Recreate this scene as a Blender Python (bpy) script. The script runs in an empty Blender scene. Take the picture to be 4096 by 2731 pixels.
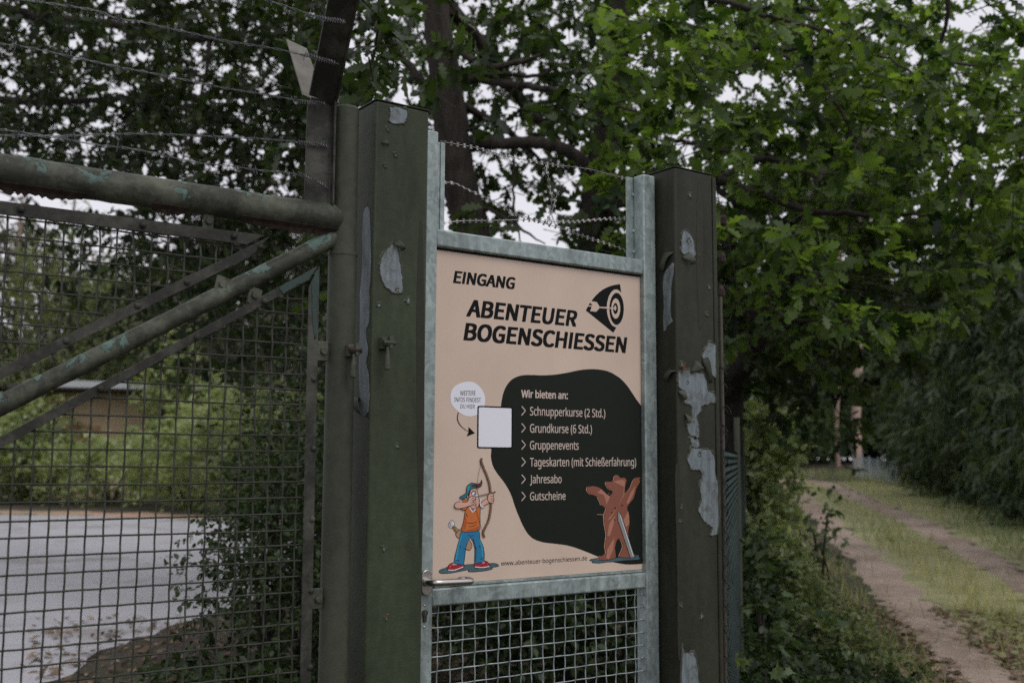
import bpy, bmesh, math, random, os
import numpy as np
from mathutils import Vector
rng = np.random.default_rng(7); random.seed(7)
sc = bpy.context.scene
# ------------------------------------------------------------------ camera, sky, sun, exposure
YAW, PITCH, ROLL, FPX = math.radians(35.12367), math.radians(6.265756), math.radians(.29247), 4253.45
CAM = np.array([-1.57566, -2.61866, 1.45754]); W0, H0 = 4096, 2731
FW = np.array([math.sin(YAW)*math.cos(PITCH), math.cos(YAW)*math.cos(PITCH), math.sin(PITCH)])
_r = np.array([math.cos(YAW), -math.sin(YAW), 0.]); _u = np.cross(_r, FW)
RT = _r*math.cos(ROLL)+_u*math.sin(ROLL); UP = _u*math.cos(ROLL)-_r*math.sin(ROLL)
cd = bpy.data.cameras.new('camera'); cam = bpy.data.objects.new('camera', cd); sc.collection.objects.link(cam)
from mathutils import Matrix
cam.matrix_world = Matrix([[RT[i], UP[i], -FW[i], CAM[i]] for i in range(3)]+[[0, 0, 0, 1]])
cd.sensor_width = 36; cd.lens = FPX/W0*36; cd.clip_end = 2000; cd.clip_start = .05
cd.dof.use_dof = True; cd.dof.focus_distance = 3.2; cd.dof.aperture_fstop = 3.2
sc.camera = cam
SUN_EL, SUN_AZ = math.radians(52), math.radians(168)     # azimuth clockwise from +Y
wd = bpy.data.worlds.new('World'); sc.world = wd; wd.use_nodes = True
nt = wd.node_tree; bg = nt.nodes['Background']
sky = nt.nodes.new('ShaderNodeTexSky'); sky.sky_type = 'NISHITA'; sky.sun_disc = False
sky.sun_elevation = SUN_EL; sky.sun_rotation = SUN_AZ; sky.dust_density = 6; sky.air_density = 1.0
bw = nt.nodes.new('ShaderNodeRGBToBW'); mx = nt.nodes.new('ShaderNodeMix'); mx.data_type = 'RGBA'
mx.inputs[0].default_value = .86                         # thick overcast: the blue washes out of the sky
cl = nt.nodes.new('ShaderNodeMix'); cl.data_type = 'RGBA'; cl.inputs[0].default_value = .90; cl.inputs[7].default_value = (7.0, 6.95, 7.5, 1)   # even grey cloud cover
tn = nt.nodes.new('ShaderNodeMix'); tn.data_type = 'RGBA'; tn.blend_type = 'MULTIPLY'; tn.inputs[0].default_value = 1
tn.inputs[7].default_value = (.97, .98, 1.05, 1)
nt.links.new(sky.outputs[0], bw.inputs[0]); nt.links.new(sky.outputs[0], mx.inputs[6]); nt.links.new(bw.outputs[0], mx.inputs[7])
nt.links.new(mx.outputs[2], tn.inputs[6]); nt.links.new(tn.outputs[2], cl.inputs[6]); nt.links.new(cl.outputs[2], bg.inputs[0]); bg.inputs[1].default_value = .10
sd = bpy.data.lights.new('sun', 'SUN'); sd.energy = .6; sd.angle = math.radians(28); sd.color = (1, .96, .9)
so = bpy.data.objects.new('sun', sd); sc.collection.objects.link(so)
so.rotation_euler = (math.pi/2-SUN_EL, 0, math.pi-SUN_AZ); so.location = (0, -6, 9)
sc.view_settings.view_transform = 'Standard'; sc.view_settings.look = 'None'; sc.view_settings.gamma = 1
sc.view_settings.exposure = 0.3
sc.cycles.max_bounces = 7; sc.cycles.diffuse_bounces = 4; sc.cycles.transmission_bounces = 5; sc.cycles.use_denoising = False

# ------------------------------------------------------------------ helpers
def ray(x, y): return FW*FPX+RT*(x-W0/2)-UP*(y-H0/2)
def onY(x, y, Y): d = ray(x, y); return CAM+d*(Y-CAM[1])/d[1]
def at(x, y, D): return CAM+ray(x, y)*(D/FPX)
K = W0/2352.0
def ad(x, y, D): return at(x*K, y*K, D)
def sstep(a, b, x): t = np.clip((x-a)/(b-a), 0, 1); return t*t*(3-2*t)
def hgt(x, y):
    dx, dy = x-CAM[0], y-CAM[1]; s = np.hypot(dx, dy); b = np.degrees(np.arctan2(dx, dy))
    w = sstep(41, 48, b)*(1-sstep(100, 130, b))
    return w*(.030*np.clip(s-9, 0, None)-.030*np.clip(s-58, 0, None))
def gpt(x, y, up=0.):
    d = ray(x, y)/FPX; lo, hi = .5, 120.
    for _ in range(50):
        m = (lo+hi)/2; P = CAM+d*m
        if P[2] > hgt(P[0], P[1]): lo = m
        else: hi = m
    P = CAM+d*lo; P[2] = hgt(P[0], P[1])+up; return P
def smooth(pts, n=6, closed=False):
    P = np.asarray(pts, float); N = len(P); out = []
    for i in range(N if closed else N-1):
        if closed: a, b, c, e = P[(i-1) % N], P[i], P[(i+1) % N], P[(i+2) % N]
        else: a, b, c, e = P[max(i-1, 0)], P[i], P[i+1], P[min(i+2, N-1)]
        for k in range(n):
            t = k/n
            out.append(.5*((2*b)+(c-a)*t+(2*a-5*b+4*c-e)*t*t+(3*b-a-3*c+e)*t**3))
    if not closed: out.append(P[-1])
    return np.array(out)
class MB:
    def __init__(s): s.v = []; s.f = []; s.m = []
    def add(s, vs, fs, mi=0):
        o = len(s.v); s.v += [tuple(map(float, p)) for p in vs]; s.f += [tuple(o+i for i in f) for f in fs]; s.m += [mi]*len(fs)
    def hexa(s, p, mi=0): s.add(p, [(0, 3, 2, 1), (4, 5, 6, 7), (0, 1, 5, 4), (1, 2, 6, 5), (2, 3, 7, 6), (3, 0, 4, 7)], mi)
    def box(s, x0, x1, y0, y1, z0, z1, mi=0):
        s.hexa([(x0, y0, z0), (x1, y0, z0), (x1, y1, z0), (x0, y1, z0), (x0, y0, z1), (x1, y0, z1), (x1, y1, z1), (x0, y1, z1)], mi)
    def slab(s, q, y0, y1, mi=0):     # quad given as (x,z) corners, between two y planes
        n = len(q); s.add([(a, y0, b) for a, b in q]+[(a, y1, b) for a, b in q],
              [tuple(range(n))]+[tuple(range(2*n-1, n-1, -1))]+[(i, i+n, (i+1) % n+n, (i+1) % n) for i in range(n)], mi)
    def tube(s, path, r, seg=8, mi=0, caps=True):
        P = np.asarray(path, float); n = len(P); r = np.broadcast_to(np.asarray(r, float), (n,))
        T = np.gradient(P, axis=0); T /= np.linalg.norm(T, axis=1)[:, None]+1e-12
        a = np.array([0, 0, 1.]) if abs(T[0][2]) < .9 else np.array([1., 0, 0]); N = np.cross(T[0], a); N /= np.linalg.norm(N)
        vs = []
        for i in range(n):
            N = N-T[i]*(N@T[i]); N /= np.linalg.norm(N)+1e-12; B = np.cross(T[i], N)
            for k in range(seg):
                w = 2*math.pi*k/seg; vs.append(P[i]+r[i]*(N*math.cos(w)+B*math.sin(w)))
        fs = [(i*seg+k, i*seg+(k+1) % seg, (i+1)*seg+(k+1) % seg, (i+1)*seg+k) for i in range(n-1) for k in range(seg)]
        if caps and seg > 2: fs += [tuple(range(seg-1, -1, -1)), tuple((n-1)*seg+k for k in range(seg))]
        s.add(vs, fs, mi)
    def cyl(s, a, b, r, seg=12, mi=0): s.tube([a, b], r, seg, mi)
    def dome(s, c, ax, r, h, mi=0, seg=10):
        c = np.array(c, float); ax = np.array(ax, float); s.tube([c+ax*h*t for t in (0, .45, .8, 1)], [r, r*.93, r*.62, r*.15], seg, mi)
def setup(o, label=None, cat=None, group=None, kind=None):
    if label: o['label'] = label
    if cat: o['category'] = cat
    if group: o['group'] = group
    if kind: o['kind'] = kind
    return o
def empty(name, loc, label, cat, group=None):
    o = bpy.data.objects.new(name, None); sc.collection.objects.link(o); o.location = [float(a) for a in loc]
    o.empty_display_size = .1; return setup(o, label, cat, group)
def root_loc(p):
    v = Vector((0, 0, 0))
    while p: v += p.location; p = p.parent
    return v
def link(name, me, mats, parent=None, smoothed=False):
    me.name = name
    for m in (mats if isinstance(mats, (list, tuple)) else [mats]): me.materials.append(m)
    o = bpy.data.objects.new(name, me); sc.collection.objects.link(o)
    if parent:
        o.parent = parent; L = root_loc(parent)
        n = len(me.vertices); c = np.empty(n*3, np.float32); me.vertices.foreach_get('co', c)
        c = c.reshape(-1, 3)-np.array(L, np.float32); me.vertices.foreach_set('co', c.ravel().astype(np.float32)); me.update()
    if smoothed: me.polygons.foreach_set('use_smooth', [True]*len(me.polygons))
    return o
def build(name, mb, mats, parent=None, sm=False, bevel=0, segs=2):
    me = bpy.data.meshes.new(name); me.from_pydata(mb.v, [], mb.f); me.polygons.foreach_set('material_index', mb.m); me.update()
    o = link(name, me, mats, parent, sm)
    if bevel:
        b = o.modifiers.new('b', 'BEVEL'); b.width = bevel; b.segments = segs; b.limit_method = 'ANGLE'; b.angle_limit = math.radians(50)
        me.polygons.foreach_set('use_smooth', [True]*len(me.polygons))
        try: me.set_sharp_from_angle(angle=math.radians(40))
        except Exception: pass
    elif sm:
        try: me.set_sharp_from_angle(angle=math.radians(55))
        except Exception: pass
    return o

# ------------------------------------------------------------------ materials
def newmat(name):
    m = bpy.data.materials.new(name); m.use_nodes = True; t = m.node_tree; return m, t, t.nodes['Principled BSDF']
def N(t, kind, **kw):
    n = t.nodes.new(kind)
    for k, v in kw.items(): setattr(n, k, v)
    return n
def coords(t, scale=(1, 1, 1)):
    c = N(t, 'ShaderNodeTexCoord'); mp = N(t, 'ShaderNodeMapping'); mp.inputs['Scale'].default_value = scale
    t.links.new(c.outputs['Object'], mp.inputs[0]); return mp.outputs[0]
def noise(t, vec, scale, detail=4, rough=.55, dist=0):
    n = N(t, 'ShaderNodeTexNoise'); n.inputs['Scale'].default_value = scale; n.inputs['Detail'].default_value = detail
    n.inputs['Roughness'].default_value = rough; n.inputs['Distortion'].default_value = dist; t.links.new(vec, n.inputs['Vector']); return n.outputs['Fac']
def ramp(t, fac, a, b, ca=(0, 0, 0), cb=(1, 1, 1)):
    r = N(t, 'ShaderNodeValToRGB'); r.color_ramp.elements[0].position = a; r.color_ramp.elements[1].position = b
    r.color_ramp.elements[0].color = (*ca, 1); r.color_ramp.elements[1].color = (*cb, 1); t.links.new(fac, r.inputs[0]); return r.outputs[0]
def mixc(t, fac, a, b, mode='MIX'):
    m = N(t, 'ShaderNodeMix'); m.data_type = 'RGBA'; m.blend_type = mode
    for k, v in ((0, fac), (6, a), (7, b)):
        if isinstance(v, (int, float)): m.inputs[k].default_value = v
        elif isinstance(v, tuple): m.inputs[k].default_value = (*v, 1)
        else: t.links.new(v, m.inputs[k])
    return m.outputs[2]
def bump(t, b, h, strength, dist=.002):
    n = N(t, 'ShaderNodeBump'); n.inputs['Strength'].default_value = strength; n.inputs['Distance'].default_value = dist
    t.links.new(h, n.inputs['Height']); t.links.new(n.outputs[0], b.inputs['Normal'])
def flat(name, c, rough=.5, metal=0., var=.06, scale=30, spec=.5):
    m, t, b = newmat(name); b.inputs['Roughness'].default_value = rough; b.inputs['Metallic'].default_value = metal; b.inputs['Specular IOR Level'].default_value = spec
    f = noise(t, coords(t), scale, 3); t.links.new(ramp(t, f, .3, .7, tuple(x*(1-var) for x in c), tuple(min(1, x*(1+var)) for x in c)), b.inputs['Base Color'])
    return m
def galv(name, c=(.33, .40, .39), streak=(1, 1, 1)):
    m, t, b = newmat(name); v = coords(t, streak); v1 = coords(t)
    vo = N(t, 'ShaderNodeTexVoronoi'); vo.inputs['Scale'].default_value = 70; vo.feature = 'F1'
    wv = mixc(t, .06, v1, N_vec(t, v1)); t.links.new(wv, vo.inputs['Vector'])
    f = noise(t, v, 26, 6, .65); g = noise(t, v1, 140, 3); big = noise(t, v1, 5, 3)
    s = ramp(t, vo.outputs['Color'], .2, .8, (.72, .72, .72), (1.12, 1.12, 1.12))
    base = ramp(t, f, .3, .72, tuple(x*.62 for x in c), tuple(x*1.25 for x in c))
    base = mixc(t, .75, base, s, 'MULTIPLY'); base = mixc(t, .5, base, ramp(t, big, .35, .7, (.7, .74, .72), (1.15, 1.12, 1.1)), 'MULTIPLY')
    t.links.new(base, b.inputs['Base Color']); b.inputs['Metallic'].default_value = .4
    t.links.new(ramp(t, f, .3, .7, (.38,)*3, (.62,)*3), b.inputs['Roughness']); bump(t, b, g, .18, .001); return m
def N_vec(t, v):
    n = N(t, 'ShaderNodeTexNoise'); n.inputs['Scale'].default_value = 12; t.links.new(v, n.inputs['Vector']); return n.outputs['Color']
def paint(name, c, dirt=(.05, .045, .038), chips=None, chip_at=.62, rough=.55, bs=220, bstr=.5, vstreak=.25, rust=False):
    m, t, b = newmat(name); v = coords(t); vs = coords(t, (1, 1, vstreak))
    f = noise(t, vs, 9, 6, .6); fine = noise(t, v, bs, 2); mid = noise(t, v, 38, 5, .65)
    col = mixc(t, ramp(t, f, .38, .72), tuple(x*1.08 for x in c), dirt)
    col = mixc(t, .35, col, ramp(t, mid, .35, .65, (.65,)*3, (1.3,)*3), 'MULTIPLY')
    h = fine
    if chips:
        wr = ramp(t, noise(t, v, 7, 9, .72), .46, .62); col = mixc(t, .8, col, mixc(t, wr, tuple(x*.55 for x in c), tuple(x*1.9 for x in c)))
        cf = noise(t, v, 16, 8, .62, .4); up = N(t, 'ShaderNodeNewGeometry'); sx = N(t, 'ShaderNodeSeparateXYZ'); t.links.new(up.outputs['True Normal'], sx.inputs[0])
        wear = N(t, 'ShaderNodeMath', operation='MULTIPLY_ADD'); t.links.new(sx.outputs[2], wear.inputs[0]); wear.inputs[1].default_value = .10; t.links.new(cf, wear.inputs[2])
        mk = ramp(t, wear.outputs[0], chip_at, chip_at+.02)
        cc = ramp(t, noise(t, v, 60, 4), .35, .7, chips, tuple(min(1, x*1.6) for x in chips))
        col = mixc(t, mk, col, cc)
        lk = ramp(t, noise(t, v, 95, 6, .75), .69, .72); col = mixc(t, lk, col, (.30, .30, .27))
        if rust:
            rk = ramp(t, noise(t, v, 11, 8, .7), .66, .70); col = mixc(t, rk, col, ramp(t, mid, .3, .7, (.035, .018, .01), (.13, .05, .022)))
        hm = N(t, 'ShaderNodeMath', operation='MULTIPLY_ADD'); t.links.new(mk, hm.inputs[0]); hm.inputs[1].default_value = -1.2; t.links.new(fine, hm.inputs[2]); h = hm.outputs[0]
    t.links.new(col, b.inputs['Base Color']); b.inputs['Roughness'].default_value = rough; b.inputs['Specular IOR Level'].default_value = .2; bump(t, b, h, bstr, .0012); return m
def leafmat(name, dark, light, trans=.35, rough=.45, yel=1.0):
    m, t, b = newmat(name); a = N(t, 'ShaderNodeAttribute'); a.attribute_name = 'tint'
    col = ramp(t, a.outputs['Fac'], 0, 1, dark, light); t.links.new(col, b.inputs['Base Color'])
    b.inputs['Roughness'].default_value = rough; b.inputs['Specular IOR Level'].default_value = .35
    tr = N(t, 'ShaderNodeBsdfTranslucent'); t.links.new(mixc(t, 1., col, (1.5*yel, 1.6, .6), 'MULTIPLY'), tr.inputs[0])
    ms = N(t, 'ShaderNodeMixShader'); ms.inputs[0].default_value = trans; t.links.new(b.outputs[0], ms.inputs[1]); t.links.new(tr.outputs[0], ms.inputs[2])
    t.links.new(ms.outputs[0], t.nodes['Material Output'].inputs[0]); return m
def ground_mat(name, c1, c2, c3, s1=1.2, s2=14, bstr=.6, rough=.95, a=.42, bb=.6):
    m, t, b = newmat(name); v = coords(t)
    col = mixc(t, ramp(t, noise(t, v, s1, 8, .65), a, bb), c1, c2); col = mixc(t, ramp(t, noise(t, v, s2, 6, .7), .5, .72), col, c3)
    t.links.new(col, b.inputs['Base Color']); b.inputs['Roughness'].default_value = rough; bump(t, b, noise(t, v, s2*3, 5, .7), bstr, .03); return m

M = {}
def bare(name):
    m, t, b = newmat(name); v = coords(t); vs = coords(t, (1, 1, .12)); st = noise(t, vs, 60, 7, .7); bl = noise(t, v, 22, 7, .7, .5); sp = noise(t, v, 130, 4, .7)
    col = mixc(t, ramp(t, st, .3, .7), (.11, .135, .142), (.25, .295, .315)); col = mixc(t, ramp(t, bl, .5, .66), col, (.10, .105, .10)); col = mixc(t, ramp(t, sp, .64, .67), col, (.045, .05, .036))
    t.links.new(col, b.inputs['Base Color']); b.inputs['Metallic'].default_value = .25; b.inputs['Roughness'].default_value = .6; bump(t, b, sp, .4, .001); return m
M['galv'] = galv('galvanised_steel', (.35, .415, .405), streak=(1, 1, .22)); M['galv_h'] = galv('galvanised_rail', streak=(.25, 1, 1)); M['wire'] = galv('galvanised_wire', (.34, .39, .39))
M['bare'] = bare('bare_zinc')
M['post'] = paint('olive_post_paint', (.049, .064, .035), (.027, .032, .021), bstr=.75)
M['post2'] = paint('brown_olive_post_paint', (.036, .040, .026), (.022, .021, .015), bstr=.9)
M['flap'] = paint('peeling_paint', (.070, .078, .055), (.05, .055, .04))
M['gate'] = paint('gate_paint', (.068, .074, .054), (.034, .033, .026), (.075, .115, .10), .615, bs=70, bstr=1.3, vstreak=1, rust=True)
M['gate_s'] = paint('stile_paint', (.060, .068, .047), (.040, .042, .031), bs=160, bstr=.5)
M['bar'] = paint('flat_bar_paint', (.048, .048, .040), (.034, .032, .027), (.035, .07, .062), .66, bs=90, bstr=.9, vstreak=1)
M['mesh'] = paint('mesh_paint', (.046, .050, .038), (.028, .025, .02), bs=200, bstr=.6, vstreak=1)
M['lit_bar'] = paint('lit_bar_paint', (.15, .143, .12), (.085, .075, .06), bs=260, bstr=.9, vstreak=1)  # brighter copy of the bar paint, light on the leaning arm painted in
M['rodwood'] = paint('weathered_rod', (.10, .09, .07), (.06, .05, .04), bs=200, bstr=.8)
M['oldpaint'] = paint('old_teal_paint', (.035, .062, .054), (.06, .085, .078), bs=60, bstr=1, vstreak=1)
M['rustdark'] = flat('rust_scale', (.035, .022, .016), .95, 0, .6, 70)
M['rust'] = flat('rust', (.16, .06, .03), .9, 0, .5, 60)
M['razor'] = flat('razor_steel', (.30, .29, .28), .42, .8, .35, 60)
M['barb'] = flat('weathered_wire', (.13, .135, .14), .5, .5, .35, 90)
M['inox'] = flat('brushed_inox', (.52, .49, .46), .28, 1., .06, 200)
M['brass'] = flat('dark_lock', (.10, .09, .08), .35, .9, .2, 200)
M['black_gap'] = flat('gap_shade', (.012, .012, .012), .7)  # plain black that paints the shadow gap round the panel
M['panel'] = flat('peach_panel', (.655, .512, .412), .32, 0, .055, 5, .3)
M['ink'] = flat('black_ink', (.007, .008, .008), .4, 0, .1, 30, .1); M['blob'] = flat('dark_green_print', (.0145, .018, .0135), .4, 0, .04, 30, .12)
M['cream'] = flat('cream_print', (.62, .50, .43), .4, 0, .02); M['white'] = flat('white_print', (.82, .82, .88), .35, 0, .01)
cols = dict(orange=(.60, .155, .03), orange2=(.42, .09, .02), blue=(.015, .19, .36), blue2=(.03, .33, .5), red=(.36, .012, .02), red2=(.6, .06, .05), skin=(.70, .40, .31), teal=(.02, .15, .18), hair=(.10, .02, .018),
    shade=(.065, .125, .15), wood=(.20, .085, .04), tan=(.45, .25, .15), quiv=(.30, .20, .07), bear=(.26, .085, .05), bear2=(.44, .19, .13), bearedge=(.75, .42, .28), prop=(.27, .28, .26), wht=(.8, .8, .84))
PAL = list(cols); 
for k in PAL: M['p_'+k] = flat('print_'+k, cols[k], .4, 0, .03)
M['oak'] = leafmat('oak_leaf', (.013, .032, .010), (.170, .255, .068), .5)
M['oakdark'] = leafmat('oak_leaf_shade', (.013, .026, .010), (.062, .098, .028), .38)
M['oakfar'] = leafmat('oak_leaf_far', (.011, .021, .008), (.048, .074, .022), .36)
M['sunny'] = leafmat('sunlit_bush_leaf', (.075, .10, .042), (.24, .28, .135), .36)
M['pale'] = leafmat('pale_shrub_leaf', (.17, .22, .10), (.44, .50, .30), .38)
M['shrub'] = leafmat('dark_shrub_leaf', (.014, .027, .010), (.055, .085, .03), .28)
M['bright'] = leafmat('bright_bush_leaf', (.16, .205, .09), (.40, .45, .25), .38)
M['maple'] = leafmat('maple_leaf', (.05, .085, .04), (.14, .19, .09), .3)
M['thuja'] = leafmat('conifer_spray', (.032, .056, .030), (.125, .170, .085), .25, .6)
M['pine'] = leafmat('pine_needles', (.065, .072, .05), (.18, .185, .125), .22, .6)
M['forest'] = leafmat('forest_leaf', (.030, .052, .022), (.10, .15, .062), .35)
M['grassleaf'] = leafmat('grass_blade', (.085, .16, .045), (.58, .52, .28), .3, .6)
M['litter'] = leafmat('dead_leaf', (.06, .035, .02), (.36, .26, .18), .1, .7)
def bark(name, a, b_, vs=.15, s=18):
    m, t, b = newmat(name); v = coords(t, (1, 1, vs)); f = noise(t, v, s, 8, .7)
    t.links.new(ramp(t, f, .35, .68, a, b_), b.inputs['Base Color']); b.inputs['Roughness'].default_value = .95; bump(t, b, f, 1., .02); return m
M['bark'] = bark('oak_bark', (.014, .011, .008), (.05, .04, .031)); M['pinebark'] = bark('pine_bark', (.24, .16, .125), (.52, .39, .32), .3, 8)
M['soil'] = ground_mat('forest_floor', (.055, .040, .028), (.035, .045, .02), (.14, .10, .07))
M['track'] = ground_mat('sandy_track', (.40, .305, .245), (.25, .185, .14), (.47, .39, .32), .9, 10)
def road_mat(name):
    m = ground_mat(name, (.46, .455, .485), (.40, .395, .42), (.50, .49, .52), .5, 40, .12, .38); t = m.node_tree; b = t.nodes['Principled BSDF']; v = coords(t); src = b.inputs['Base Color'].links[0].from_socket
    d = ramp(t, noise(t, v, .42, 7, .72), .52, .66); t.links.new(mixc(t, d, src, mixc(t, noise(t, v, 9, 5), (.11, .085, .065), (.24, .205, .18))), b.inputs['Base Color']); return m
M['asphalt_old'] = ground_mat('old_asphalt', (.46, .455, .485), (.40, .395, .42), (.50, .49, .52), .5, 40, .12, .38)
M['verge'] = ground_mat('dry_verge', (.40, .24, .17), (.26, .20, .11), (.5, .38, .28), .6, 9)

# ------------------------------------------------------------------ leaves
def strip_leaf(st, fold=.25, curl=.12):
    v = []; f = []
    for t, w in st: v += [(-w, t, fold*w-curl*t*t), (0, t, -curl*t*t), (w, t, fold*w-curl*t*t)]
    for i in range(len(st)-1): a = 3*i; f += [(a, a+1, a+4, a+3), (a+1, a+2, a+5, a+4)]
    return np.array(v), f
OAK = strip_leaf([(0, .02), (.17, .19), (.26, .09), (.44, .30), (.53, .13), (.70, .30), (.79, .16), (.92, .17), (1, .03)])
OVATE = strip_leaf([(0, .02), (.25, .26), (.6, .28), (1, .01)])
BLADE = strip_leaf([(0, .022), (.5, .018), (1, .002)], .3, .35)
SPRAY = strip_leaf([(0, .03), (.3, .16), (.45, .07), (.65, .13), (1, .02)], .1, .35)
_m = [(0, -.02), (.16, .06), (.42, -.08), (.33, .14), (.52, .34), (.30, .36), (.24, .50), (.10, .55), (0, .95), (-.10, .55), (-.24, .50), (-.30, .36), (-.52, .34), (-.33, .14), (-.42, -.08), (-.16, .06)]
MAPLE = (np.array([(0, .3, 0)]+[(x, y, .12*abs(x)-.1*y*y) for x, y in _m]), [(0, 1+i, 1+(i+1) % 16) for i in range(16)])
def leaves_mesh(name, tpl, pos, dirs, nrm, size, tint):
    tv, tf = tpl; n = len(pos); k = len(tv)
    d = dirs/(np.linalg.norm(dirs, axis=1)[:, None]+1e-9); s = np.cross(d, nrm); s /= np.linalg.norm(s, axis=1)[:, None]+1e-9; u = np.cross(s, d)
    V = pos[:, None, :]+size[:, None, None]*(tv[None, :, 0:1]*s[:, None]+tv[None, :, 1:2]*d[:, None]+tv[None, :, 2:3]*u[:, None])
    fl = [len(f) for f in tf]; loops = np.concatenate([np.array(f) for f in tf]); nl = len(loops)
    L = (loops[None]+(np.arange(n)*k)[:, None]).ravel(); st = np.concatenate([[0], np.cumsum(fl)[:-1]]); S = (st[None]+(np.arange(n)*nl)[:, None]).ravel()
    me = bpy.data.meshes.new(name); me.vertices.add(n*k); me.loops.add(n*nl); me.polygons.add(n*len(tf))
    me.vertices.foreach_set('co', V.astype(np.float32).ravel()); me.loops.foreach_set('vertex_index', L.astype(np.int32)); me.polygons.foreach_set('loop_start', S.astype(np.int32))
    me.update(calc_edges=True)
    at_ = me.attributes.new('tint', 'FLOAT', 'FACE'); at_.data.foreach_set('value', np.repeat(tint, len(tf)).astype(np.float32))
    return me
def rnd_dirs(n, flatz=.5):
    d = rng.normal(size=(n, 3)); d[:, 2] *= flatz; return d/np.linalg.norm(d, axis=1)[:, None]
def twig_leaves(tw, per, tl, size, spread=.8, droop=.15, up=1.0, clump_tint=.25, twmb=None, twr=.003):
    """tw: twig bases (n,3). Leaves along short twigs. Returns pos,dir,nrm,size,tint"""
    n = len(tw); dr = rnd_dirs(n, .55); dr[:, 2] -= droop
    P = []; Dd = []; Nn = []; S = []; T = []
    ct = np.clip(rng.normal(.45, clump_tint, n), 0, 1)
    for j in range(per):
        t = (j+.5)/per+rng.uniform(-.1, .1, n); p = tw+dr*(t*tl)[:, None]+rng.normal(size=(n, 3))*.02*tl
        d = dr*.6+rnd_dirs(n, .7)*spread; d[:, 2] -= droop
        nm = rng.normal(size=(n, 3))*.55; nm[:, 2] += up
        P.append(p); Dd.append(d); Nn.append(nm); S.append(size*rng.uniform(.45, 1.35, n)); T.append(np.clip(ct+rng.normal(0, .13, n), 0, 1))
    if twmb is not None:
        for i in range(n): twmb.tube([tw[i]-dr[i]*tl*.6, tw[i]+dr[i]*tl*.5+rng.normal(size=3)*.02*tl, tw[i]+dr[i]*tl], [twr*1.5, twr, twr*.5], 3, 0, False)
    c = np.concatenate; return c(P), c(Dd), c(Nn), c(S), c(T)
def ell(c, r, n, hollow=0.):
    d = rng.normal(size=(n, 3)); d /= np.linalg.norm(d, axis=1)[:, None]; q = rng.uniform(hollow**3, 1, n)**(1/3)
    return np.array(c)+d*q[:, None]*np.array(r)

# ================================================================== ground, road, path
def grid_mesh(xs, ys, zo=0.):
    X, Y = np.meshgrid(xs, ys); Z = hgt(X, Y)+zo; v = np.stack([X, Y, Z], -1).reshape(-1, 3); w = len(xs)
    return [tuple(p) for p in v], [(j*w+i, j*w+i+1, (j+1)*w+i+1, (j+1)*w+i) for j in range(len(ys)-1) for i in range(w-1)]
def axis(a, b, step, far): return np.concatenate([[-far, -far/2, -far/4], np.arange(a, b+.01, step), [far/4, far/2, far]])
g = MB(); v, f = grid_mesh(axis(-20, 80, .8, 600), axis(-20, 80, .8, 600)); g.add(v, f)
setup(build('ground', g, M['soil'], None, True), kind='structure')
def ribbon(name, ctr, halfw, mat, up=.016, jag=.26, n=10):
    c = smooth(ctr, n)[:, :2]; T = np.gradient(c, axis=0); T /= np.linalg.norm(T, axis=1)[:, None]; R = np.stack([T[:, 1], -T[:, 0]], 1)
    m = MB(); vs = []; cr = 7; hw = np.interp(np.linspace(0, 1, len(c)), np.linspace(0, 1, len(halfw)), halfw)
    for i in range(len(c)):
        jl, jr = rng.normal(0, jag*hw[i], 2)
        for k in range(cr):
            o = -hw[i]-jl+(2*hw[i]+jl+jr)*k/(cr-1); p = c[i]+R[i]*o; vs.append((p[0], p[1], hgt(p[0], p[1])+up*(1 if 0 < k < cr-1 else .1)))
    m.add(vs, [(i*cr+k, i*cr+k+1, (i+1)*cr+k+1, (i+1)*cr+k) for i in range(len(c)-1) for k in range(cr-1)])
    return setup(build(name, m, mat, None, True), kind='structure')
c5 = lambda x, y: gpt(2600+x/1.3864, 1600+y/1.3864)
LT = [c5(*p) for p in ((2150, 1800), (1900, 1570), (1700, 1400), (1480, 1180), (1340, 1030), (1190, 870), (1020, 715), (920, 610), (860, 545), (800, 480), (760, 445))]
RTk = [c5(*p) for p in ((2700, 1350), (2350, 1160), (2050, 985), (1790, 850), (1560, 725), (1350, 625), (1180, 558), (1060, 500), (960, 464), (860, 450), (740, 440))]
ribbon('path', LT, [.27, .26, .25, .26, .28], M['track']); ribbon('path', RTk, [.25, .25, .26, .32, .48], M['track'])
M['median'] = ground_mat('dry_grass_soil', (.33, .32, .165), (.22, .235, .10), (.42, .36, .23), 1.5, 12)
MID = [(np.array(a)+np.array(b))/2 for a, b in zip(smooth(LT, 2), smooth(RTk, 2))]
ribbon('grass_strip', MID, [.75, .7, .65, .6, .7], M['median'], .008)
sd_ = smooth(RTk, 2); T__ = np.gradient(sd_, axis=0); T__ /= np.linalg.norm(T__[:, :2], axis=1)[:, None]; ribbon('grass_strip', [p+np.array([t[1], -t[0], 0])*1.15 for p, t in zip(sd_[:-3], T__)], [.95, .9, .85, .7], M['median'], .007, .1)
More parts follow.
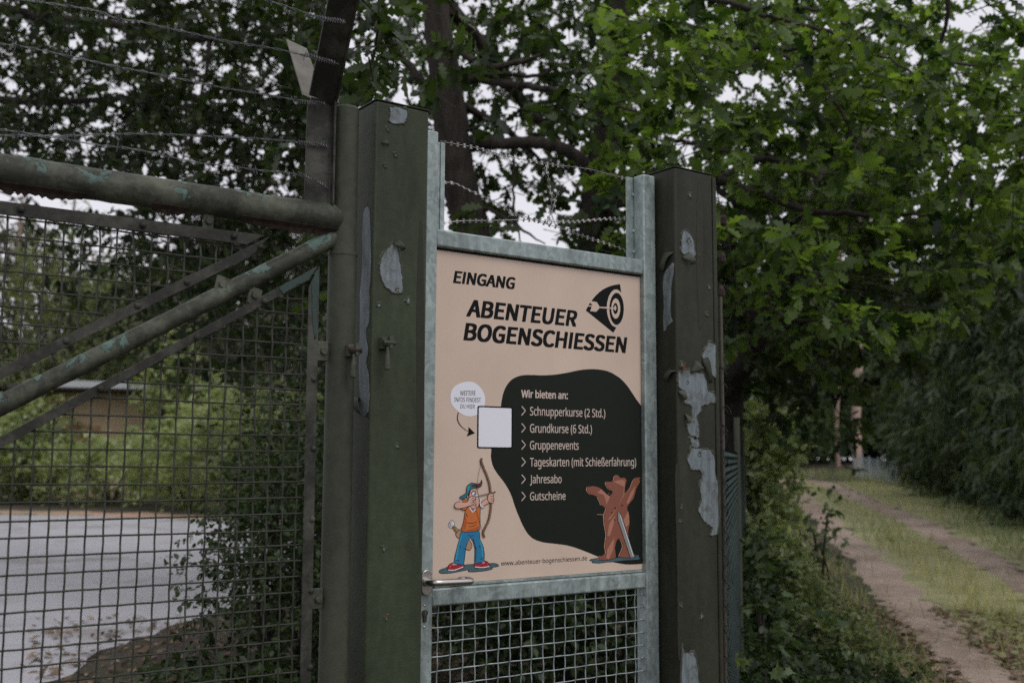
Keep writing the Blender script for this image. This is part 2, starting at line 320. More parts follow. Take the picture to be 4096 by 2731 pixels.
# asphalt beyond the gate
poly = [gpt(*p) for p in ((-2200, 2010), (-600, 2046), (0, 2058), (500, 2068), (900, 2078), (1400, 2090), (1600, 2150), (1350, 2230), (1150, 2330), (900, 2440), (640, 2520), (420, 2600), (200, 2731), (-100, 2900), (-900, 3300), (-2600, 3600))]
def sheet(name, poly, mat, up, jag):
    q = smooth(poly, 4, True); sp_ = np.linalg.norm(np.roll(q, -1, 0)-q, axis=1)[:, None]; q = q+rng.uniform(-1, 1, q.shape)*np.minimum(jag*2, sp_*.3); m = MB(); m.add([(p[0], p[1], hgt(p[0], p[1])+up) for p in q], [tuple(range(len(q)))])
    return setup(build(name, m, mat), kind='structure')
M['asphalt'] = road_mat('weathered_asphalt'); sheet('road', poly, M['asphalt'], .006, .09)
ribbon('verge', [gpt(*p) for p in ((-2200, 2004), (-600, 2038), (0, 2048), (500, 2059), (900, 2069), (1400, 2080))], [.9, .8, .8], M['verge'], .012)

# ================================================================== gate posts
def patch(name, pts, Y, mat, parent, sm=2, up=.0015):
    pt_ = np.array([onY(x, y, Y) for x, y in pts]); sm_ = smooth(pt_, 6, True); ln_ = np.concatenate([a_+(b_-a_)*np.linspace(0, 1, 6, endpoint=False)[:, None] for a_, b_ in zip(pt_, np.roll(pt_, -1, 0))]); q0 = sm_*.35+ln_*.65; sp_ = np.linalg.norm(np.roll(q0, -1, 0)-q0, axis=1)[:, None]; w_ = rng.uniform(-1, 1, q0.shape); q = q0+w_*np.minimum(.0022, sp_*.38)
    m = MB(); m.slab([(p[0], p[2]) for p in q][::-1], Y-up, Y+.0005); o = build(name, m, mat, parent)
    T_ = np.roll(q, -1, 0)-np.roll(q, 1, 0); T_ /= np.linalg.norm(T_, axis=1)[:, None]+1e-9; nn_ = np.stack([-T_[:, 2], T_[:, 0]], 1); sg = np.sign(sum(q[i-1][0]*q[i][2]-q[i][0]*q[i-1][2] for i in range(len(q)))); h_ = np.abs(rng.normal(.0004, .0012, len(q)))+.0002; h_ = (h_+np.roll(h_, 1)+np.roll(h_, 2))/3; k_ = len(q)
    a_ = [(p[0], Y-up-.0004, p[2]) for p in q]; b_ = [(p[0]-sg*n_[0]*h_i*2.2, Y-up-.0006-h_i*.9, p[2]-sg*n_[1]*h_i*2.2) for p, n_, h_i in zip(q, nn_, h_)]; c_ = [(p[0]-sg*n_[0]*h_i*5, Y-.0001, p[2]-sg*n_[1]*h_i*5) for p, n_, h_i in zip(q, nn_, h_)]
    m = MB(); m.add(a_+b_+c_, [f_ for i in range(k_) for f_ in ((i, (i+1) % k_, k_+(i+1) % k_, k_+i), (k_+i, k_+(i+1) % k_, 2*k_+(i+1) % k_, 2*k_+i))]); build('paint_edge', m, M['flap'], o); return o
def curl(name, base, tip, w, Y, mat, parent, out=.018):
    a, b = onY(*base, Y), onY(*tip, Y); d = b-a; s = np.cross(d, [0, 1, 0]); s /= np.linalg.norm(s); m = MB(); vs = []
    for i in range(7):
        t = i/6; ww = w*(1-t*.75)*(1+.25*math.sin(t*9)); o = -out*math.sin(t*2.2)-.001
        for k in (-1, -.3, .4, 1): vs.append(a+d*t*(1-.25*t)+s*ww*k+np.array([0, o*(1+.35*k), 0]))
    m.add(vs, [(i*4+k, i*4+k+1, i*4+k+5, i*4+k+4) for i in range(6) for k in range(3)]); o = build(name, m, mat, parent, True)
    sl = o.modifiers.new('s', 'SOLIDIFY'); sl.thickness = .0012; return o
PY = -.10
lp = empty('gate_post', (-.178, -.02, 0), 'square olive green post with an oval peeled patch beside the door handle', 'post')
m = MB(); m.box(-.262, -.094, PY, .068, -.3, 2.428); build('column', m, M['post'], lp, bevel=.006)
m = MB(); m.box(-.2635, -.0925, PY-.0015, .0695, 2.4283, 2.433); build('cap_plate', m, M['post2'], lp, bevel=.003)
C2 = lambda x, y: (1000+x*.5952, 300+y*.5952)
patch('bare_patch', [C2(*p) for p in ((965, 1130), (925, 1165), (885, 1230), (872, 1300), (885, 1370), (910, 1420), (955, 1455), (990, 1464), (1020, 1450), (1025, 1400), (1010, 1290), (995, 1190), (985, 1150))], PY, M['bare'], lp)
patch('bare_patch', [C2(*p) for p in ((942, 218), (1000, 222), (1052, 238), (1052, 285), (1030, 322), (990, 326), (948, 322), (935, 300), (945, 270))], PY, M['bare'], lp)
curl('paint_flap', C2(975, 1120), C2(1024, 1205), .010, PY, M['flap'], lp, .02)
curl('paint_flap', C2(895, 445), C2(922, 492), .007, PY, M['flap'], lp, .012)
# side face strip of bare metal (on the -X face)
def sidepatch(pts, X, mat, parent, name='bare_patch'):
    q = []
    for x, y in pts: d = ray(x, y); p = CAM+d*(X-CAM[0])/d[0]; q.append(p)
    q = smooth(q, 3, True); q = q+rng.normal(size=q.shape)*.001; m = MB(); n = len(q)
    m.add([(X-.0015, p[1], p[2]) for p in q]+[(X+.0005, p[1], p[2]) for p in q], [tuple(range(n)), tuple(range(2*n-1, n-1, -1))]+[(i, (i+1) % n, (i+1) % n+n, i+n) for i in range(n)]); return build(name, m, mat, parent)
S6 = lambda x, y: (1280+x*.4466, 1000+y*.4466)
sidepatch([S6(*p) for p in ((392, -330), (440, -380), (452, -200), (458, 120), (445, 380), (445, 520), (438, 650), (412, 740), (430, 900), (415, 1010), (438, 1140), (440, 1400), (405, 1490), (385, 1440), (360, 1300), (352, 1000), (360, 700), (362, 400), (378, 200), (385, 0))], -.262, M['bare'], lp)
def sideflap(a, b, w, X, parent):
    p, q = [CAM+ray(*s)*(X-CAM[0])/ray(*s)[0] for s in (a, b)]; m = MB(); vs = []
    for i in range(8):
        t = i/7; c = p+(q-p)*t; o = -.012*math.sin(t*3)-.002
        for k in (-1, 0, 1): vs.append((X+o*(1 if k else .4), c[1]+w*k*(1-.6*t), c[2]+.004*math.sin(7*t+k)))
    m.add(vs, [(i*3+k, i*3+k+1, i*3+k+4, i*3+k+3) for i in range(7) for k in range(2)]); o = build('paint_flap', m, M['flap'], parent, True); o.modifiers.new('s', 'SOLIDIFY').thickness = .001
sideflap(S6(320, 1310), S6(400, 1500), .02, -.262, lp)
def fitting(parent, x, y, Y, mat, mat2):
    c = onY(x, y, Y); m = MB(); m.box(c[0]-.012, c[0]+.012, Y-.022, Y+.002, c[2]-.016, c[2]+.016)
    m.slab([(c[0]+.004, c[2]-.017), (c[0]+.016, c[2]-.013), (c[0]+.016, c[2]+.02), (c[0]+.004, c[2]+.018)], Y-.034, Y-.02); o = build('lug', m, mat, parent, bevel=.002)
    m = MB(); m.tube([(c[0]-.013, Y-.028, c[2]), (c[0]+.022, Y-.028, c[2])], .008, 6); build('bolt', m, mat2, o)
    m = MB(); p = np.array([c[0]-.001, Y-.03, c[2]-.01]); z = np.array([0, 0, -1.])
    m.tube([p, p+z*.018+[.001, 0, 0], p+z*.026, p+z*.036, p+z*.060, p+z*.062], [.004, .005, .0065, .0085, .0095, .006], 10); build('cable_sleeve', m, mat, o, True)
fitting(lp, *S6(560, 840), PY, M['flap'], M['post'])
M['stain'] = paint('dark_run_stain', (.028, .030, .021), (.036, .034, .024), bstr=.7)
def stain(pts, parent):
    q = [onY(x, y, PY) for x, y in pts]; q = smooth(q, 6, True); m = MB(); m.slab([(p[0], p[2]) for p in q][::-1], PY-.0006, PY+.0004); build('run_stain', m, M['stain'], parent)
stain([(1676, 925), (1690, 920), (1697, 1300), (1696, 1800), (1688, 2150), (1676, 2140), (1668, 1700), (1666, 1250)], lp)
def chips(parent, n, x0, x1, y0, y1):
    for k in range(n):
        x, y, r = rng.uniform(x0, x1), rng.uniform(y0, y1), rng.uniform(2.5, 8); patch('paint_chip', [(x+r*rng.uniform(.5, 1.1)*math.cos(a), y+1.5*r*rng.uniform(.5, 1.1)*math.sin(a)) for a in np.linspace(0, 5.2, 6)], PY, M['bare'] if k % 3 else M['rust'], parent, up=.0008)
chips(lp, 9, 1490, 1640, 480, 2600)
rp = empty('gate_post', (.95, 0, 0), 'square brown olive steel post with large peeled patches beside the chain link fence', 'post')
m = MB(); m.box(.854, 1.030, PY, .09, -.3, 2.424); build('column', m, M['post2'], rp, bevel=.006)
m = MB(); m.box(1.031, 1.048, PY-.002, .088, -.3, 2.418); build('edge_flange', m, M['post2'], rp, bevel=.004)
m = MB(); m.box(.8525, 1.0305, PY-.0015, .0915, 2.4243, 2.429); build('cap_plate', m, M['post2'], rp, bevel=.003)
R5 = lambda x, y: (2550+x*.574, 900+y*.574)
for q in (((318, 45), (340, 42), (362, 62), (388, 110), (402, 205), (380, 215), (345, 205), (305, 190), (307, 150), (305, 110)),
          ((495, 815), (520, 825), (541, 840), (543, 1050), (525, 1045), (500, 1010), (480, 950), (450, 915), (468, 870)),
          ((283, 1050), (290, 1020), (350, 1005), (420, 1030), (455, 1035), (480, 1090), (490, 1160), (530, 1170), (538, 1225), (480, 1245), (445, 1255), (440, 1290), (410, 1330), (425, 1400), (427, 1470), (400, 1490), (360, 1450), (340, 1385), (380, 1340), (378, 1260), (330, 1230), (325, 1170), (288, 1120))):
    patch('bare_patch', [R5(*p) for p in q], PY, M['bare'], rp, 2)
chips(rp, 12, 2720, 2840, 720, 2650)
stain([(2700, 1900), (2716, 1880), (2728, 2200), (2722, 2600), (2712, 2590), (2708, 2250)], rp); stain([(2790, 760), (2806, 755), (2812, 1000), (2806, 1290), (2794, 1280), (2786, 1000)], rp)
q5 = lambda x, y: (2600+x/1.3864, 1600+y/1.3864)
for q in (((225, 205), (245, 203), (264, 215), (272, 250), (255, 262), (235, 258), (226, 235)),
          ((230, 264), (262, 268), (330, 275), (355, 320), (360, 420), (380, 480), (382, 640), (370, 740), (335, 745), (350, 700), (300, 670), (268, 610), (285, 560), (275, 480), (290, 410), (270, 380), (235, 385), (205, 330), (220, 295)),
          ((178, 1345), (188, 1395), (240, 1400), (262, 1480), (270, 1590), (268, 1700), (178, 1700))):
    patch('bare_patch', [q5(*p) for p in q], PY, M['bare'], rp, 2)
sidepatch([R5(*p) for p in ((182, 360), (215, 300), (250, 262), (250, 340), (236, 460), (232, 620), (246, 670), (225, 690), (205, 710), (190, 740), (183, 700), (182, 500))], .854, M['bare'], rp)
curl('paint_flap', R5(330, 205), R5(375, 300), .017, PY, M['flap'], rp, .02); curl('paint_flap', R5(380, 985), R5(430, 1030), .022, PY, M['flap'], rp, .02); curl('paint_flap', R5(470, 925), R5(500, 1160), .014, PY, M['post2'], rp, .012)
curl('paint_flap', R5(300, 1150), R5(315, 1240), .012, PY, M['flap'], rp, .014); curl('paint_flap', R5(345, 1320), R5(330, 1400), .010, PY, M['flap'], rp, .016)
sideflap(R5(225, 190), R5(170, 330), .02, .854, rp); sideflap(R5(250, 1010), R5(195, 1090), .02, .854, rp)
m = MB(); c = onY(*R5(305, 985), PY); m.cyl((c[0], PY-.004, c[2]-.02), (c[0]+.004, PY-.012, c[2]+.012), .004, 6); build('nail', m, M['rust'], rp)

# ================================================================== steel door with sign
door = empty('steel_door', (.385, 0, 0), 'galvanised steel door carrying the peach coloured archery sign panel', 'door')
m = MB(); FY0, FY1 = -.02, .03
m.box(-.066, -.013, FY0, FY1, .06, 2.405); m.box(.787, .841, FY0, FY1, .06, 2.408)
for z0, z1 in ((2.066, 2.117), (1.046, 1.094), (.07, .12)): m.box(-.0135, .7875, FY0+.0025, FY1-.002, z0, z1)
build('frame', m, M['galv'], door, bevel=.005, segs=3)
m = MB(); m.box(.001, .012, .012, .017, 2.118, 2.385); m.box(.012, .026, .008, .012, 2.118, 2.385); o = build('wire_holder', m, M['galv'], door)
m = MB(); m.box(.757, .796, .031, .035, 2.118, 2.405)
for z in (2.15, 2.22, 2.345): m.dome((.7865, .031, z), (0, -1, 0), .007, .006)
o = build('wire_holder', m, M['galv'], door)
# black sheet behind stands in for the shadow gap; bead around the panel
m = MB(); m.box(-.014, .788, .004, .008, 1.0945, 2.0655); build('gap_shade_sheet', m, M['black_gap'], door)
m = MB(); m.box(.002, .792, -.0045, .003, 1.0955, 1.103); build('glazing_bead', m, M['galv_h'], door, bevel=.001)
pn = MB(); pz = 1.10
pn.slab([(-.0125, 1.1035), (.7865, 1.1035), (.7865, 2.059), (-.0125, 2.059)], -.001, .0035); panel = build('sign_panel', pn, M['panel'], door, bevel=.0008)
S = 950/2352.0
def r1(x, y): return (1700+x*S, 1000+y*S)
def r2(x, y): return (1700+x*S, 1500+y*S)
def r3(x, y): return (1700+x*S, 1800+y*S)
PYN = -.001
def pp(p, lay): q = onY(*p, 0.); return (q[0], PYN-.00015*lay-.0002, q[2])
class Print:
    def __init__(s): s.mb = MB(); s.mats = []
    def mi(s, k):
        if k not in s.mats: s.mats.append(k)
        return s.mats.index(k)
    def fill(s, pts, mat, lay, sm=0):
        P = np.array(pts, float)
        if sm: P = smooth(P, sm, True)
        vs = [pp(p, lay) for p in P]; bm = bmesh.new(); bf = bm.faces.new([bm.verts.new(v) for v in vs])
        bm.normal_update(); bmesh.ops.triangulate(bm, faces=[bf]); bm.verts.index_update()
        fs = []
        for fc in bm.faces:
            ids = [x.index for x in fc.verts]
            fs.append(ids if fc.normal.y < 0 else ids[::-1])
        s.mb.add([tuple(x.co) for x in bm.verts], fs, s.mi(mat)); bm.free()
    def line(s, pts, w, mat, lay, closed=False, sm=0, taper=False):
        P = np.array(pts, float)
        if sm: P = smooth(P, sm, closed)
        n = len(P); T = (np.roll(P, -1, 0)-np.roll(P, 1, 0)) if closed else np.gradient(P, axis=0)
        T /= np.linalg.norm(T, axis=1)[:, None]+1e-9; R = np.stack([-T[:, 1], T[:, 0]], 1)*w/2
        if taper: R *= np.sin(np.linspace(.15, math.pi-.15, n))[:, None]
        vs = [pp(p, lay) for p in P+R]+[pp(p, lay) for p in P-R]
        s.mb.add(vs, [(i, i+n, (i+1) % n+n, (i+1) % n) for i in range(n if closed else n-1)], s.mi(mat))
    def shape(s, pts, mat, lay, sm=3, ol=2.2): s.fill(pts, mat, lay, sm); s.line(pts, ol, 'ink', lay+1, True, sm)
    def make(s, name, parent): return build(name, s.mb, [M[k] for k in s.mats], parent)
def font(n):
    try: return bpy.data.fonts.load(os.path.join(bpy.utils.resource_path('LOCAL'), 'datafiles', 'fonts', n))
    except Exception: return None
FONT = font('NotoSansHebrew-Regular.woff2'); HEAD = font('Noto Sans CJK Regular.woff2') or FONT
def text(pr, body, BL, BR, TL, mat, lay, bold=0., ref='H', sp=1., ft=None):
    cu = bpy.data.curves.new('t', 'FONT'); cu.body = body; cu.resolution_u = 5; cu.space_character = sp
    if ft or FONT: cu.font = ft or FONT
    o = bpy.data.objects.new('t', cu); sc.collection.objects.link(o); dg = bpy.context.evaluated_depsgraph_get(); dg.update()
    me = bpy.data.meshes.new_from_object(o.evaluated_get(dg)); v = np.array([x.co[:] for x in me.vertices]); fs = [tuple(p.vertices) for p in me.polygons]
    cu.body = ref; dg.update(); dg = bpy.context.evaluated_depsgraph_get(); m2 = bpy.data.meshes.new_from_object(o.evaluated_get(dg)); hc = max(x.co.y for x in m2.vertices); bpy.data.meshes.remove(m2)
    bpy.data.objects.remove(o); bpy.data.curves.remove(cu); bpy.data.meshes.remove(me)
    bold *= hc/.71; bx, by = bold, bold*.62; x0, x1 = v[:, 0].min()-bx, v[:, 0].max()+bx; BL, BR, TL = [onY(*p, 0.) for p in (BL, BR, TL)]
    offs = [(0, 0)] if bold <= 0 else [(-1, -1), (1, -1), (-1, 1), (1, 1), (0, 1), (0, -1), (-1, 0), (1, 0), (0, 0)]
    for k, (ox, oy) in enumerate(offs):
        q = [BL+(BR-BL)*((p[0]+ox*bx-x0)/(x1-x0))+(TL-BL)*((p[1]+oy*by+by)/(hc+2*by)) for p in v]; out = []
        for f_ in fs:
            a, b, c = [q[i] for i in f_[:3]]; out.append(f_ if np.cross(b-a, c-a)[1] < 0 else f_[::-1])
        pr.mb.add([(p[0], PYN-.00015*lay-.0002-.000014*k, p[2]) for p in q], out, pr.mi(mat))
pr = Print()
text(pr, 'EINGANG', r1(275, 326), r1(880, 390), r1(295, 206), 'ink', 1, .043, ft=HEAD)
text(pr, 'ABENTEUER', r1(405, 657), r1(1493, 760), r1(433, 488), 'ink', 1, .043, ft=HEAD)
text(pr, 'BOGENSCHIESSEN', r1(377, 893), r1(1982, 1021), r1(404, 720), 'ink', 1, .043, ft=HEAD); pr.make('headline_lettering', panel)
# round target emblem
pr = Print(); el = lambda cx, cy, rx, ry, a0=0, a1=360, n=40: [(cx+rx*math.cos(math.radians(a)), cy+ry*math.sin(math.radians(a))) for a in np.linspace(a0, a1, n, endpoint=a1-a0 < 360)]
R = lambda P: [r1(*p) for p in P]
pr.fill(R([(1645, 505)]+list(smooth([(1645, 505), (1700, 440), (1770, 385), (1850, 352), (1928, 338)], 5)[1:])+[(1942, 423)]+list(smooth([(1942, 423), (1915, 398), (1885, 390), (1850, 408), (1820, 455), (1802, 520), (1799, 563)], 4)[1:])+[(1728, 562), (1700, 515)]), 'ink', 1)
pr.fill(R([(1633, 520), (1656, 548), (1617, 547)]), 'ink', 1)
pr.fill(R([(1612, 557), (1649, 561), (1632, 605), (1692, 612), (1728, 574), (1799, 576)]+list(smooth([(1799, 576), (1803, 630), (1820, 690), (1850, 745), (1893, 768)], 4)[1:])+[(1862, 818), (1590, 598)]), 'ink', 1)
for cx, cy, rx, ry, k in ((1895, 582, 71, 158, 'ink'), (1886, 580, 44, 100, 'panel'), (1883, 580, 25, 55, 'ink'), (1880, 575, 11, 26, 'panel')): pr.fill(R(el(cx, cy, rx, ry)), k, 2+('ink', 'panel').index(k)+(2 if rx < 30 else 0))
pr.fill(R([(1726, 562), (1875, 573), (1875, 586), (1726, 575)]), 'panel', 7); pr.make('target_emblem', panel)
blob = smooth([(2172, 1590-8), (2100, 1490), (2040, 1400), (1990, 1330), (1930, 1270), (1850, 1218), (1770, 1190), (1650, 1178), (1530, 1188), (1400, 1215), (1280, 1233), (1160, 1240), (1060, 1236), (980, 1238), (920, 1250), (860, 1280), (810, 1335), (775, 1410), (755, 1500), (748, 1548), (720, 1658), (680, 1838), (655, 1968)], 4)
blob = [r1(*p) for p in blob]+[r3(*p) for p in smooth([(650, 60), (662, 130), (700, 210), (790, 330), (850, 440), (890, 560), (930, 660), (975, 760), (1020, 830), (1080, 880), (1170, 910), (1290, 925), (1400, 940), (1500, 968), (1610, 1010), (1720, 1055), (1800, 1085), (1880, 1110), (1990, 1128), (2090, 1127), (2173, 1119)], 4)]
pr = Print(); pr.fill(blob, 'blob', 1); pr.make('dark_background_shape', panel)
pr = Print()
text(pr, 'Wir bieten an:', r2(950, 222), r2(1411, 238), r2(950, 146), 'cream', 3, .034)
for s_, y0, y1, x1, tl in (('Schnupperkurse (2 Std.)', 398, 418, 1782, 314), ('Grundkurse (6 Std.)', 568, 576, 1650, 483), ('Gruppenevents', 735, 737, 1519, 650), ('Tageskarten (mit Schießerfahrung)', 903, 899, 2088, 818), ('Jahresabo', 1070, 1067, 1350, 988), ('Gutscheine', 1238, 1232, 1389, 1157)):
    text(pr, s_, r2(1036, y0), r2(x1, y1), r2(1036, tl), 'cream', 3, .010)
for a, b, c in ((308, 352, 397), (477, 521, 565), (645, 690, 735), (815, 858, 902), (985, 1028, 1073), (1155, 1198, 1243)): pr.line([r2(955, a), r2(974, (a+b)/2), r2(991, b), r2(973, (b+c)/2), r2(953, c)], 3.6, 'cream', 3)
pr.make('offer_lettering', panel)
pr = Print(); text(pr, 'www.abenteuer-bogenschiessen.de', r3(750, 1141), r3(1602, 1087), r3(750, 1094), 'ink', 3, 0, 'd'); pr.make('web_address', panel)
pr = Print(); pr.fill([r2(*p) for p in ((250, 240), (258, 160), (300, 105), (360, 75), (420, 65), (480, 72), (540, 115), (580, 180), (593, 245), (580, 320), (540, 375), (490, 400), (430, 408), (370, 390), (310, 345), (265, 295))], 'white', 2, 4)
text(pr, 'WEITERE', r2(345, 202), r2(497, 200), r2(345, 156), 'ink', 4, 0); text(pr, 'INFOS FINDEST', r2(288, 262), r2(550, 268), r2(288, 219), 'ink', 4, 0); text(pr, 'DU HIER', r2(348, 328), r2(490, 331), r2(348, 288), 'ink', 4, 0)
pr.make('speech_bubble', panel)
pr = Print(); pr.line([r2(*p) for p in ((325, 370), (316, 430), (340, 490), (395, 540), (425, 555))], 2.2, 'ink', 3, sm=5); pr.line([r2(*p) for p in ((331, 372), (322, 430), (350, 495), (395, 538))], 1.2, 'ink', 3, sm=5)
pr.fill([r2(*p) for p in ((428, 512), (492, 573), (410, 606), (428, 560))], 'ink', 3); pr.make('arrow_drawing', panel)
def rrect(c, r=14):
    out = []
    for i in range(4):
        p, a, b = np.array(c[i], float), np.array(c[i-1], float), np.array(c[(i+1) % 4], float); u = (a-p)/np.linalg.norm(a-p); w = (b-p)/np.linalg.norm(b-p)
        for t in np.linspace(0, 1, 5): out.append(p+u*r*(1-t)**2+w*r*t**2)
    return out
pr = Print(); pr.fill([r2(*p) for p in rrect([(516, 302), (865, 315), (863, 727), (513, 723)], 20)], 'ink', 5); pr.fill([r2(*p) for p in rrect([(529, 317), (853, 329), (851, 714), (526, 710)], 12)], 'white', 6); pr.make('blank_sticker', panel)
# archer drawing
pr = Print(); A = lambda P: [r3(*p) for p in P]; sh = lambda P, c, l, sm=3, ol=2.0: pr.shape(A(P), 'p_'+c, l, sm, ol)
sh([(135, 1200), (155, 1178), (200, 1165), (215, 1155), (280, 1160), (380, 1135), (490, 1125), (600, 1120), (690, 1118), (725, 1135), (720, 1148), (660, 1158), (665, 1172), (600, 1190), (480, 1202), (425, 1200), (430, 1188), (415, 1183), (330, 1200), (240, 1215), (160, 1217)], 'shade', 2)
for P in (((250, 745), (310, 825)), ((262, 742), (322, 815)), ((275, 740), (340, 800))): pr.line(A(P), 4.5, 'p_quiv', 3); pr.line(A([(p[0]+5, p[1]) for p in P]), 1.2, 'ink', 4)
sh([(228, 735), (250, 700), (262, 690), (290, 715), (283, 745), (262, 765), (240, 762)], 'wht', 4, 2, 1.6)
for a in ((245, 705, 252, 755), (262, 695, 266, 750), (238, 720, 246, 760)): pr.line(A([a[:2], a[2:]]), 1.6, 'ink', 6)
sh([(300, 825), (350, 778), (368, 800), (350, 862), (325, 868)], 'tan', 4); sh([(425, 880), (463, 940), (440, 988), (412, 982), (398, 965)], 'tan', 4)
sh([(222, 1180), (226, 1145), (250, 1120), (290, 1112), (378, 1125), (378, 1160), (330, 1180), (250, 1188)], 'red', 5); sh([(488, 1158), (487, 1120), (500, 1105), (560, 1094), (610, 1100), (636, 1135), (634, 1156), (560, 1164)], 'red', 5)
pr.line(A([(226, 1184), (290, 1184), (376, 1152)]), 3.4, 'p_wht', 7, sm=4); pr.line(A([(490, 1152), (560, 1159), (634, 1148)]), 3.4, 'p_wht', 7, sm=4)
pr.fill(A([(232, 1165), (238, 1140), (265, 1122), (262, 1135), (245, 1165)]), 'p_red2', 7); pr.fill(A([(606, 1108), (628, 1135), (628, 1146), (612, 1135)]), 'p_red2', 7)
for x, y in ((268, 1122), (280, 1118), (292, 1118), (560, 1105), (572, 1100)): pr.line(A([(x, y), (x+14, y+14)]), 2, 'p_wht', 8)
sh([(358, 800), (440, 805), (530, 790), (540, 880), (575, 960), (582, 1095), (530, 1110), (487, 1110), (490, 970), (447, 862), (400, 960), (380, 1125), (330, 1122), (283, 1112), (310, 980), (340, 870)], 'blue', 7, 2)
pr.fill(A([(352, 830), (362, 850), (330, 950), (312, 1080), (295, 1098), (312, 985)]), 'p_blue2', 9); pr.fill(A([(530, 880), (545, 900), (570, 980), (572, 1080), (560, 1060), (555, 980)]), 'p_blue2', 9)
pr.line(A([(397, 970), (390, 1040), (382, 1115)]), 1.8, 'ink', 9); pr.line(A([(470, 870), (500, 965), (497, 1100)]), 1.8, 'ink', 9)
for P in (((420, 835), (445, 850), (475, 840)), ((375, 975), (400, 970)), ((487, 965), (510, 972)), ((300, 1085), (335, 1090)), ((545, 1080), (575, 1055)), ((345, 945), (350, 970)), ((535, 940), (540, 965))): pr.line(A(P), 1.8, 'ink', 9)
sh([(395, 590), (405, 555), (432, 560), (470, 600), (500, 570), (540, 560), (540, 640), (541, 740), (530, 788), (450, 806), (355, 796), (372, 730), (385, 660)], 'orange', 10, 2)
pr.fill(A([(380, 720), (395, 640), (410, 700), (395, 780), (362, 790)]), 'p_orange2', 12); pr.fill(A([(400, 790), (470, 775), (528, 750), (525, 785), (450, 800)]), 'p_orange2', 12)
for P in (((412, 715), (460, 722), (510, 705)), ((430, 755), (470, 750), (500, 728)), ((400, 620), (410, 650), (420, 655))): pr.line(A(P), 2, 'ink', 13, sm=3)
pr.line(A([(432, 560), (468, 612), (498, 575)]), 4.5, 'p_wht', 13)
sh([(418, 415), (440, 378), (500, 368), (512, 395), (520, 440), (532, 520), (512, 565), (465, 577), (432, 545), (428, 480)], 'skin', 14); sh([(412, 470), (405, 445), (418, 430), (428, 445), (430, 470)], 'skin', 15)
pr.fill(A([(425, 425), (432, 392), (448, 388), (440, 430), (432, 452)]), 'p_hair', 16); sh([(456, 432), (468, 408), (486, 415), (488, 440), (470, 450)], 'wht', 16, 3, 1.4); pr.line(A([(450, 425), (468, 402), (488, 410)]), 2, 'ink', 18, sm=3)
sh([(492, 440), (515, 433), (522, 470), (505, 482), (492, 470)], 'wht', 16, 2, 1.6); pr.line(A([(478, 430), (480, 440)]), 3, 'ink', 18); pr.line(A([(470, 545), (490, 548), (505, 535)]), 1.8, 'ink', 17, sm=3)
sh([(338, 468), (345, 455), (378, 440), (404, 415), (406, 370), (425, 338), (440, 332), (450, 322), (470, 325), (500, 332), (514, 366), (480, 378), (440, 392), (418, 440), (395, 470), (360, 482)], 'teal', 18)
pr.fill(A([(410, 400), (418, 360), (440, 342), (430, 380), (415, 420)]), 'p_blue2', 20); sh([(455, 352), (490, 335), (525, 330), (545, 318), (553, 292), (558, 320), (550, 350), (525, 368), (500, 362), (470, 358)], 'hair', 20, 3, 1.6)
sh([(538, 530), (575, 495), (608, 478), (622, 500), (632, 515), (590, 540), (556, 558)], 'skin', 20); pr.line(A([(545, 480), (535, 515), (548, 555), (578, 560)]), 4, 'p_wht', 22, sm=3)
pr.line(A([(537, 485), (530, 520), (545, 563), (580, 566)]), 1.8, 'ink', 23, sm=3)
bow = [(556, 78), (548, 108), (572, 172), (604, 245), (630, 330), (642, 420), (646, 520), (640, 610), (620, 700), (590, 760), (568, 815), (582, 862)]
pr.line(A(bow), 8.5, 'ink', 21, sm=5); pr.line(A(bow), 5.2, 'p_wood', 22, sm=5); pr.line(A([(x+4, y) for x, y in bow[2:10]]), 1.6, 'p_tan', 23, sm=5)
pr.line(A([(547, 112), (518, 270), (488, 455), (503, 600), (558, 800)]), 1.1, 'ink', 24); pr.line(A([(486, 463), (690, 412)]), 4.6, 'ink', 24); pr.line(A([(490, 462), (668, 417)]), 2.2, 'p_tan', 25)
sh([(612, 470), (622, 436), (645, 428), (668, 432), (670, 455), (672, 480), (668, 515), (640, 520), (618, 505)], 'skin', 25)
for y in (455, 480, 500): pr.line(A([(640, y), (670, y-2)]), 1.6, 'ink', 27)
sh([(345, 497), (405, 490), (425, 520), (395, 588), (352, 580), (338, 560)], 'orange', 23); sh([(283, 552), (292, 525), (320, 508), (405, 512), (425, 470), (450, 455), (488, 455), (492, 478), (470, 500), (478, 525), (440, 548), (345, 574), (300, 572)], 'skin', 25)
for P in (((455, 475), (485, 472)), ((450, 495), (475, 495)), ((440, 520), (470, 515))): pr.line(A(P), 1.6, 'ink', 27)
pr.line(A([(352, 495), (342, 508), (352, 515)]), 3, 'p_wht', 27); pr.make('archer_picture', panel)
